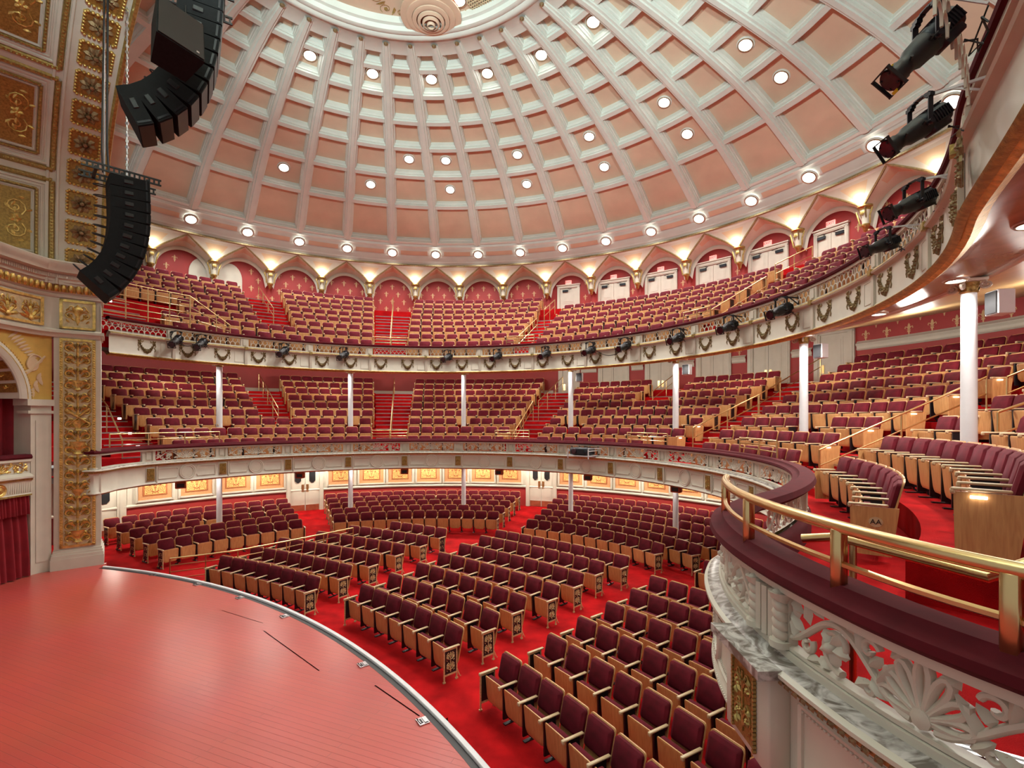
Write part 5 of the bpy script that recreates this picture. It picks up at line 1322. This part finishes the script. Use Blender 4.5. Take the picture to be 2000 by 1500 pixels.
for l0 in LST:
    b = MB(); l1, s0, s1 = l0+2.05, -.08, -3.6
    def rect(off, wd, h, m):
        a0, a1, b0, b1 = l0+off, l1-off, s0-off, s1+off
        n = 14
        for (p, q) in (((a0, b0), (a1, b0)), ((a1, b0), (a1, b1)), ((a1, b1), (a0, b1)), ((a0, b1), (a0, b0))):
            pts = [(p[0]+(q[0]-p[0])*i/n, p[1]+(q[1]-p[1])*i/n) for i in range(n+1)]
            dx, dy = q[0]-p[0], q[1]-p[1]; k = math.hypot(dx, dy); nx, ny = -dy/k*wd/2, dx/k*wd/2
            o_ = len(b.v)
            for (x, y) in pts:
                for (f, hh) in ((-1, 0), (-.5, h), (.5, h), (1, 0)): b.v.append(vpt(x+nx*f, y+ny*f, hh))
            for i in range(n):
                for j in range(3): a = o_+4*i+j; b.f.append((a, a+4, a+5, a+1)); b.m.append(m)
            if m == 1:
                nn = int(k/.075)
                for i in range(nn):
                    x, y = p[0]+dx*(i+.5)/nn, p[1]+dy*(i+.5)/nn; b.lathe([(.026, h), (.02, h+.02), (.001, h+.028)], 6, 1, fn=lambda qq, x=x, y=y: vpt(x+qq[0], y+qq[1], qq[2]))
    rect(.0, .12, .05, 1); rect(.10, .07, .03, 0); rect(.18, .04, .02, 0); rect(.26, .07, .04, 1); rect(.32, .03, .03, 0)
    b.obj('panel_moulding', ['white', 'olivegold'], pro)
    b = MB(); b.grid(lambda u, v: vpt(l0+.36+(l1-l0-.72)*u, s0-.36+(s1-s0+.72)*v, .012), 12, 10, 0)
    lc = (l0+l1)/2
    for i in range(4):
        s_ = s0-.62-.62*i
        for sg in (-1, 1):
            b.tube([vpt(lc+sg*q[0], s_+q[1], .02) for q in spiral(.26, 0, .20, PI*.8, 1.5, -1, 14)], .016, 4, 1)
            for k_ in range(5): leaf(b, .12+.09*k_, .2*math.sin(k_*2.1), 1.2*k_, .14, .07, .02, 1, fn=lambda q, sg=sg, s_=s_: vpt(lc+sg*q[0], s_+q[1], .015+q[2]))
        flower(b, 0, 0, .12, .03, 1, fn=lambda q, s_=s_: vpt(lc+q[0], s_+q[1], .015+q[2]))
    b.obj('gilt_field', ['gildpanel', 'gold'], pro)
    b = MB()
    for s_ in (-.45, -1.5, -2.6): b.box((0, 0, 0), (.001, .001, .001), 0)
ro = []
for i in range(22):
    lc = .62+.70*i; b = MB(); sc = .46; hw = .27
    b.grid(lambda u, v: vpt(lc-hw+2*hw*u, sc-hw+2*hw*v, .008), 3, 3, 1)
    for (p, q) in (((-1, -1), (1, -1)), ((1, -1), (1, 1)), ((1, 1), (-1, 1)), ((-1, 1), (-1, -1))):
        for j in range(7):
            k_ = (j+.5)/7; x, y = lc+hw*(p[0]+(q[0]-p[0])*k_), sc+hw*(p[1]+(q[1]-p[1])*k_)
            b.lathe([(.036, 0), (.034, .03), (.02, .05), (.001, .055)], 6, 0, fn=lambda z, x=x, y=y: vpt(x+z[0], y+z[1], z[2]))
    for rr, n_, m_ in ((.19, 8, 2), (.11, 6, 2)):
        for j in range(n_): leaf(b, .03*math.cos(j*2*PI/n_), .03*math.sin(j*2*PI/n_), j*2*PI/n_+rr, rr, rr*.75, .05 if rr > .15 else .08, m_, fn=lambda z: vpt(lc+z[0], sc+z[1], .012+z[2]))
    b.lathe([(.05, .05), (.04, .09), (.001, .10)], 8, 2, fn=lambda z: vpt(lc+z[0], sc+z[1], z[2]))
    b.obj('rosette_coffer', ['gold', 'gildpanel', 'bronze'], pro)

# pilaster
PA, PB = Vector((-11.22, 12.04, 0)), Vector((-10.45, 12.66, 0)); FD = (PB-PA).normalized(); FN = Vector((FD.y, -FD.x, 0))
PW = (PB-PA).length; PM = (PA+PB)/2
def fp(u, v, w): p = PM+FD*u+FN*w; return (p.x, p.y, v)
def fbox(b, u0, u1, v0, v1, w0, w1, m=0):
    P = [fp(u, v, w) for v in (v0, v1) for (u, w) in ((u0, w1), (u1, w1), (u1, w0), (u0, w0))]
    b.add(P, [(3, 2, 1, 0), (4, 5, 6, 7), (0, 1, 5, 4), (1, 2, 6, 5), (2, 3, 7, 6), (3, 0, 4, 7)], m)
H_ = PW/2-.05
pb = MB(); fbox(pb, -H_, H_, 1.035, 8.1, -.9, -.0)
for (a, c_, w) in ((1.035, 1.30, .10), (1.30, 1.38, .085), (1.38, 1.44, .06), (1.44, 1.50, .03)): fbox(pb, -H_-w*.6, H_+w*.6, a, c_, -.9-w*.5, w)
for (a, c_, w) in ((6.78, 6.84, .03), (6.84, 6.92, .06), (7.72, 7.78, .04)): fbox(pb, -H_-w, H_+w, a, c_, -.9, w)
pb_o = struct('pilaster', pb, ['white'], 'tall cream proscenium pilaster with a gilt arabesque panel', 'pilaster')
gpn = MB(); gw = .34
fbox(gpn, -gw+.05, gw-.05, 1.60, 6.66, 0, .015, 0)
for (a, c_, e, f_) in ((-gw, -gw+.065, 1.55, 6.72), (gw-.065, gw, 1.55, 6.72), (-gw, gw, 1.55, 1.61), (-gw, gw, 6.66, 6.72)): fbox(gpn, a, c_, e, f_, 0, .04, 1)
for i in range(86):
    z = 1.6+.059*i
    for u in (-gw+.032, gw-.032): gpn.lathe([(.024, .04), (.015, .058), (.001, .062)], 5, 1, fn=lambda q, u=u, z=z: fp(u+q[0], z+q[1], q[2]))
for seg in range(8):
    zc = 1.62+.315+.63*seg; panel_scroll(gpn, .60, .66, .024, 1, fn=lambda q: fp(q[0], zc+q[1], .02+q[2]*1.3), rows=2, sides=5, ns=14)
for zc, r in ((1.85, .15), (2.9, .12), (4.05, .16), (4.6, .13), (5.6, .12)):
    gpn.lathe([(.02, -r*1.3), (r*.7, -r*1.2), (r*.35, -r*.8), (r*.45, -r*.4), (r, r*.3), (r*.9, r*.6), (r*1.05, r*.75), (.001, r*.8)], 10, 1, fn=lambda q, zc=zc: fp(q[0], zc+q[2], .03+q[1]*.35))
for (u0, v0, u1, v1, r) in ((-.22, 4.95, .22, 4.62, .022), (.22, 5.0, -.2, 4.55, .018)): gpn.tube([fp(u0, v0, .05), fp((u0+u1)/2, (v0+v1)/2, .07), fp(u1, v1, .05)], [r*1.8, r, r], 6, 1)
gpn.obj('gilt_arabesque', ['champagne', 'gold'], pb_o)
gf = MB()
fbox(gf, -gw, gw, 6.96, 7.68, 0, .02, 0)
for (a, c_, e, f_) in ((-gw, -gw+.06, 6.96, 7.68), (gw-.06, gw, 6.96, 7.68), (-gw, gw, 6.96, 7.01), (-gw, gw, 7.62, 7.68)): fbox(gf, a, c_, e, f_, 0, .045, 1)
panel_scroll(gf, .54, .56, .016, 1, fn=lambda q: fp(q[0], 7.32+q[1], .025+q[2]), rows=1, sides=5, ns=14)
gf.lathe([(.02, -.22), (.05, -.15), (.03, 0), (.10, .10), (.11, .14), (.02, .22), (.001, .23)], 10, 1, fn=lambda q: fp(q[0], 7.33+q[2], .03+q[1]*.4))
gf.obj('gilt_frieze', ['champagne', 'gold'], pb_o)
# curved bay of the stage box; path from the pilaster towards the camera
BP = smooth_path([(PM+FD*(-H_)).to_tuple()[:2], (-11.20, 11.99), (-11.32, 11.85), (-11.36, 11.5), (-11.36, 11.0), (-11.33, 10.4), (-11.25, 9.6), (-11.1, 8.9)], 2)
BPa = Path(BP[::-1])
for i in range(len(BPa.N)): pass
def bp(u, v, w):
    """u distance from the pilaster along the bay"""
    x, y, nx, ny = BPa.at(BPa.L-u); return (x+nx*w, y+ny*w, v)
def bgrid(b, u0, u1, v0, v1, w, m, nu=10, nv=2): b.grid(lambda a, c_: bp(u0+(u1-u0)*a, v0+(v1-v0)*c_, w), nu, nv, m)
def bbox(b, u0, u1, v0, v1, w0, w1, m, n=8):
    bgrid(b, u0, u1, v0, v1, w1, m, n); b.grid(lambda a, c_: bp(u0+(u1-u0)*a, v0, w0+(w1-w0)*c_), n, 1, m); b.grid(lambda a, c_: bp(u0+(u1-u0)*a, v1, w0+(w1-w0)*c_), n, 1, m)
    b.grid(lambda a, c_: bp(u0, v0+(v1-v0)*a, w0+(w1-w0)*c_), 1, 1, m); b.grid(lambda a, c_: bp(u1, v0+(v1-v0)*a, w0+(w1-w0)*c_), 1, 1, m)
UL = 3.0; bay = MB()
US = .42             # width of the white strip beside the pilaster
bbox(bay, .02, US, 1.035, 5.05, -.35, -.04, 0); bbox(bay, .10, US-.1, 1.3, 4.7, -.04, -.025, 0)
bbox(bay, -.0, US+.12, 5.05, 5.2, -.35, .03, 0); bbox(bay, .0, US+.08, 4.86, 4.93, -.3, .0, 0)
UC, ZC, RO, RI = US+1.48, 5.2, 1.50, 1.10
def sp_pt(a, c_):      # yellow spandrel between arch and frieze
    u = .0+(UC)*a; x = (UC-u)/RO; z0 = ZC+RO*math.sqrt(max(0, 1-x*x)) if abs(x) < 1 else ZC
    return bp(u, z0+(6.80-z0)*c_, -.06)
bay.grid(sp_pt, 24, 4, 1)
def arc_pt(r, a): return (UC-r*math.cos(a), ZC+r*math.sin(a))
for (r0, r1, w0, w1, m) in ((RO, RO-.03, -.06, .0, 2), (RO-.03, RO-.11, .0, .02, 0), (RO-.11, RO-.14, .02, .03, 2), (RO-.14, RO-.24, .03, .0, 0), (RO-.24, RO-.28, .0, -.02, 0), (RO-.28, RI, -.02, -.55, 0)):
    bay.grid(lambda a, c_: bp(arc_pt(r0+(r1-r0)*c_, a*PI*.8)[0], arc_pt(r0+(r1-r0)*c_, a*PI*.8)[1], w0+(w1-w0)*c_), 32, 1, m)
for i in range(9):
    a = .12+.24*i; u, z = arc_pt(RO-.33, a+.1)
    bay.grid(lambda p, q: bp(arc_pt(RO-.30-.08*q, a+.18*p)[0], arc_pt(RO-.30-.08*q, a+.18*p)[1], -.05-.40*q+.02), 3, 2, 3)
    flower(bay, 0, 0, .09, .03, 2, fn=lambda q: bp(u+q[0], z+q[1]*.6, -.24+q[2]))
for i in range(60):
    a = i*.043; u, z = arc_pt(RO-.015, a); bay.lathe([(.02, 0), (.014, .018), (.001, .022)], 5, 2, fn=lambda q: bp(u+q[0], z+q[1], .0+q[2]))
bay.grid(lambda a, c_: bp(US-.02, 1.04+4.1*a, -.04-1.0*c_), 2, 2, 0)
bay_o = struct('wall_left', bay, ['white', 'yellow', 'gold', 'gildpanel'], 'curved proscenium box bay with an ochre spandrel over a coffered arch', 'wall')
# painted lyre trophy in the spandrel
tr = MB()
tf = lambda q: bp(.50+q[0], 6.15+q[1], -.05+q[2])
tr.tube([(-.35, .1, 0), (-.1, -.25, 0), (.12, -.40, 0)], [.02, .04, .05], 5, 0, fn=tf)
for i in range(9): leaf(tr, .42-.06*i, .42-.05*i, 2.5+.04*i, .34-.02*i, .06, .01, 0, fn=tf)
tr.lathe([(.13, 0), (.12, .02), (.001, .02)], 14, 0, fn=lambda q: tf((q[0]-.12, q[1]*1.3-.12, q[2]))); tr.tube(spiral(-.2, -.02, .16, 0, 1, 1, 12), .02, 5, 0, fn=tf)
for i in range(8): leaf(tr, -.28+.02*i, -.3-.06*i, -1.2-.35*(i % 3), .2, .07, .01, 0, fn=tf)
tr.obj('painted_trophy', ['tan'], bay_o)
# entablature following pilaster and bay
EP = [(*fp(H_, 0, 0)[:2],), (*fp(-H_, 0, 0)[:2],)]
eu = BPa
Fp = []
n1 = 8
pth = [fp(H_-(2*H_)*i/n1, 0, 0)[:2] for i in range(n1)]+[bp(.02+(UL-.02)*i/40, 0, 0)[:2] for i in range(41)]
EPa = Path(pth[::-1])
ent = MB(); FE = EPa.frames(0, EPa.L, 70)
ent.sweep(FE, [(-.5, 6.74), (.02, 6.74), (.04, 6.80), (.09, 6.84), (.09, 6.90), (.03, 6.93), (.0, 6.95), (.0, 7.70), (.03, 7.72), (.05, 7.78), (.03, 7.80), (.06, 7.83), (.12, 8.05), (.17, 8.06), (.17, 8.12), (.21, 8.14), (.21, 8.24), (.36, 8.27), (.38, 8.36), (.42, 8.40), (.44, 8.50), (.40, 8.53), (-.7, 8.56)], 0, caps=False)
L_ = EPa.L
nb = int(L_/.142)
for i in range(nb):
    s_ = .05+i*.142; x, y, nx, ny = EPa.at(s_)
    ent.lathe([(.001, -.075), (.03, -.065), (.052, -.02), (.055, .02), (.045, .06), (.001, .075)], 9, 1, fn=lambda q: (x+nx*.10+q[0], y+ny*.10+q[1], 7.93+q[2]*1.35))
    for d_ in (.05, .08): x2, y2, _, _ = EPa.at(s_+d_); ent.box((x2+nx*.095, y2+ny*.095, 7.93), (.016, .016, .2), 1)
for i in range(int(L_/.052)):
    x, y, nx, ny = EPa.at(.02+i*.052); ent.box((x+nx*.22, y+ny*.22, 8.185), (.03, .03, .08), 0, math.atan2(ny, nx))
x, y, nx, ny = EPa.at(L_-.001)
eo = struct('trim_11', ent, ['white', 'gold'], 'cream cornice with gold egg beads above the pilaster and box', 'cornice')
ef = MB(); f0 = L_-2*H_-.10
for (c_, wl) in ((L_-2*H_-.10-.62, 1.06), (L_-2*H_-.1-1.8, 1.06)):
    ff = EPa.fn(c_, 7.32)
    ef.grid(lambda a, b_: ff(((a-.5)*wl, (b_-.5)*.68, .012)), 10, 2, 0)
    for (x0, x1, y0, y1) in ((-wl/2, wl/2, .28, .34), (-wl/2, wl/2, -.34, -.28), (-wl/2, -wl/2+.07, -.34, .34), (wl/2-.07, wl/2, -.34, .34)): ef.grid(lambda a, b_: ff((x0+(x1-x0)*a, y0+(y1-y0)*b_, .04)), 8, 1, 1)
    for cx in (-.26, .26):
        g2 = lambda q, cx=cx: ff((cx+q[0], q[1], .02+q[2]))
        panel_scroll(ef, .48, .52, .013, 1, fn=g2, rows=1, sides=5, ns=14); palmette(ef, 0, -.2, .34, .03, 1, g2, 5)
ef.obj('gilt_frieze', ['champagne', 'gold'], eo)
# the box front
bx = MB(); U0, U1 = US+.02, UL
def bsweep(b, prof, ms=None, m=0, u0=U0, u1=U1):
    fr_ = []
    for i in range(31):
        x, y, nx, ny = BPa.at(BPa.L-(u0+(u1-u0)*i/30)); fr_.append((x, y, nx, ny))
    b.sweep(fr_, prof, m, ms)
bsweep(bx, [(-.3, 3.80), (.02, 3.80), (.02, 3.74), (-.0, 3.73), (-.03, 3.72), (-.03, 3.46), (.0, 3.45), (.04, 3.42), (.10, 3.40), (.10, 3.36), (.06, 3.34), (.05, 3.30), (.02, 3.28), (.0, 3.0), (.03, 2.98), (.03, 2.94), (-.4, 2.93)], ms=[0]*10+[1, 0, 0, 0, 1, 0])
for i in range(40):
    u = U0+.02+i*.05
    if .56 < u-U0 < .86 or u > U1-.1: continue
    bx.tube([bp(u, 3.02, .012), bp(u, 3.26, .012)], .011, 4, 0)
bxo = struct('box_parapet', bx, ['white', 'olivegold'], 'cream front of the proscenium box with gilt scroll band', 'box front')
b = MB(); bsweep(b, [(-.15, 3.80), (.03, 3.80), (.05, 3.84), (.02, 3.90), (-.15, 3.91)]); b.obj('velvet_rail', ['velour'], bxo)
b = MB(); scroll_frieze(b, 1.25, .23, .011, 0, fn=lambda q: bp(U0+.68-q[0], 3.595+q[1], -.02+q[2]), res=.8); b.obj('scroll_panel', ['gold'], bxo)
b = MB(); b.lathe([(.15, 0), (.14, .03), (.11, .02), (.10, .03), (.08, .015), (.001, .03)], 20, 0, fn=lambda q: bp(U0+.72+q[0], 3.13+q[1], .01+q[2])); b.obj('gilt_medallion', ['gold'], bxo)
# drapes
def drape(u0, u1, z0, z1, w, amp, nfold, name, parent=None, flare=0.0):
    b = MB(); b.grid(lambda a, c_: bp(u0+(u1-u0)*a, z0+(z1-z0)*c_, w+amp*math.sin(a*nfold*2*PI+.4*math.sin(c_*3))*(1-.25*c_)+flare*(1-c_)+.02*math.sin(a*53)), nfold*12, 8, 0); return b
d1 = drape(U0+.02, U1, 1.06, 2.60, -.12, .06, 15, 'drape', flare=.10); o = d1.obj('stage_curtain', ['drape']); tag(o, 'crimson pleated curtain hanging below the proscenium box', 'curtain')
b = drape(U0+.02, U1, 2.50, 2.96, -.05, .035, 30, 'valance', flare=.03); b.obj('valance', ['drape'], o)
b = MB(); b.grid(lambda a, c_: bp(U0-.1+(U1-U0+.1)*a, 3.6+3.3*c_, -.62+.07*math.sin(a*13*2*PI)), 150, 6, 0); o = b.obj('box_curtain', ['drape']); tag(o, 'dark crimson curtain closing the arched proscenium box', 'curtain')
b = MB(); bgrid(b, 0, UL, 1.0, 8.6, -1.3, 0, 10, 2); struct('wall_box', b, ['red'], 'dark wall behind the proscenium box', 'wall')

# ------------------------------------------------------------------ light and camera
for k in range(0, 16):
    lamp_light(pol(15.35, rib(k), 13.45), 230, 'SPOT', .25, (.95, 1, .97), (0, 0, 0), 2.6, .8)
for cl in (3, 5, 7, 9, 11):
    lamp_light(pol(7.4, rib(cl+.5), 16.85), 1350, 'SPOT', .25, (1, .95, .88), (0, 0, 0), 2.2, .6)
for cl in (1, 5, 9, 13):
    lamp_light(pol(12.5, rib(cl+.5), 15.3), 900, 'SPOT', .25, (1, .95, .88), (0, 0, 0), 2.2, .6)
for th in range(150, 20, -11): lamp_light(pol(12.9, th, 2.86), 170, 'SPOT', .08, (1, .92, .78), (0, 0, 0), 2.9, .4)
for th in range(140, 20, -15): lamp_light(pol(10.3, th, 2.86), 70, 'SPOT', .08, (1, .93, .82), (0, 0, 0), 2.7, .4)
for th in (-5, -25): lamp_light(pol(12.0, th, 2.86), 30, 'SPOT', .08, (1, .86, .62), (0, 0, 0), 2.9, .4)
def batten(loc, target, power, sx, sy, color=(.94, 1, 1)):
    l = bpy.data.lights.new('stage_batten_light', 'AREA'); l.shape = 'RECTANGLE'; l.size = sx; l.size_y = sy; l.energy = power; l.color = color
    o = bpy.data.objects.new('stage_batten_light', l); C.objects.link(o); o.location = loc
    o.rotation_mode = 'QUATERNION'; o.rotation_quaternion = (Vector(target)-Vector(loc)).to_track_quat('-Z', 'Y'); return o
def dome_fill(loc, target, power, cone):  # added unseen fill spot without a fixture, brightens the dome from behind the camera
    q = (Vector(target)-Vector(loc)).to_track_quat('-Z', 'Y').to_euler(); lamp_light(loc, power, 'SPOT', .45, (.78, 1, .98), q, rad(cone), .3)
dome_fill((-2.6, -.6, 9.4), (1.2, 8.5, 22.0), 11000, 98)
dome_fill((1.6, -1.5, 9.8), (-2.2, 8.0, 22.0), 8000, 96)
w = bpy.data.worlds.new('World'); SC.world = w; w.use_nodes = True
w.node_tree.nodes['Background'].inputs['Color'].default_value = (1, .96, .90, 1); w.node_tree.nodes['Background'].inputs['Strength'].default_value = .42
cam = bpy.data.cameras.new('camera'); co = bpy.data.objects.new('camera', cam); C.objects.link(co); SC.camera = co
co.location = (0, 0, CAMZ); co.rotation_euler = (PI/2, 0, 0)
cam.sensor_fit = 'HORIZONTAL'; cam.sensor_width = 36; cam.lens = 966.556/2000*36; cam.shift_y = (818.873-750)/2000; cam.clip_start = .05; cam.clip_end = 200
SC.view_settings.view_transform = 'Standard'; SC.view_settings.look = 'None'; SC.view_settings.gamma = 1; SC.view_settings.exposure = 0.03; SC.view_settings.use_curve_mapping = False
SC.cycles.max_bounces = 6; SC.cycles.diffuse_bounces = 4; SC.cycles.glossy_bounces = 3; SC.cycles.use_denoising = True
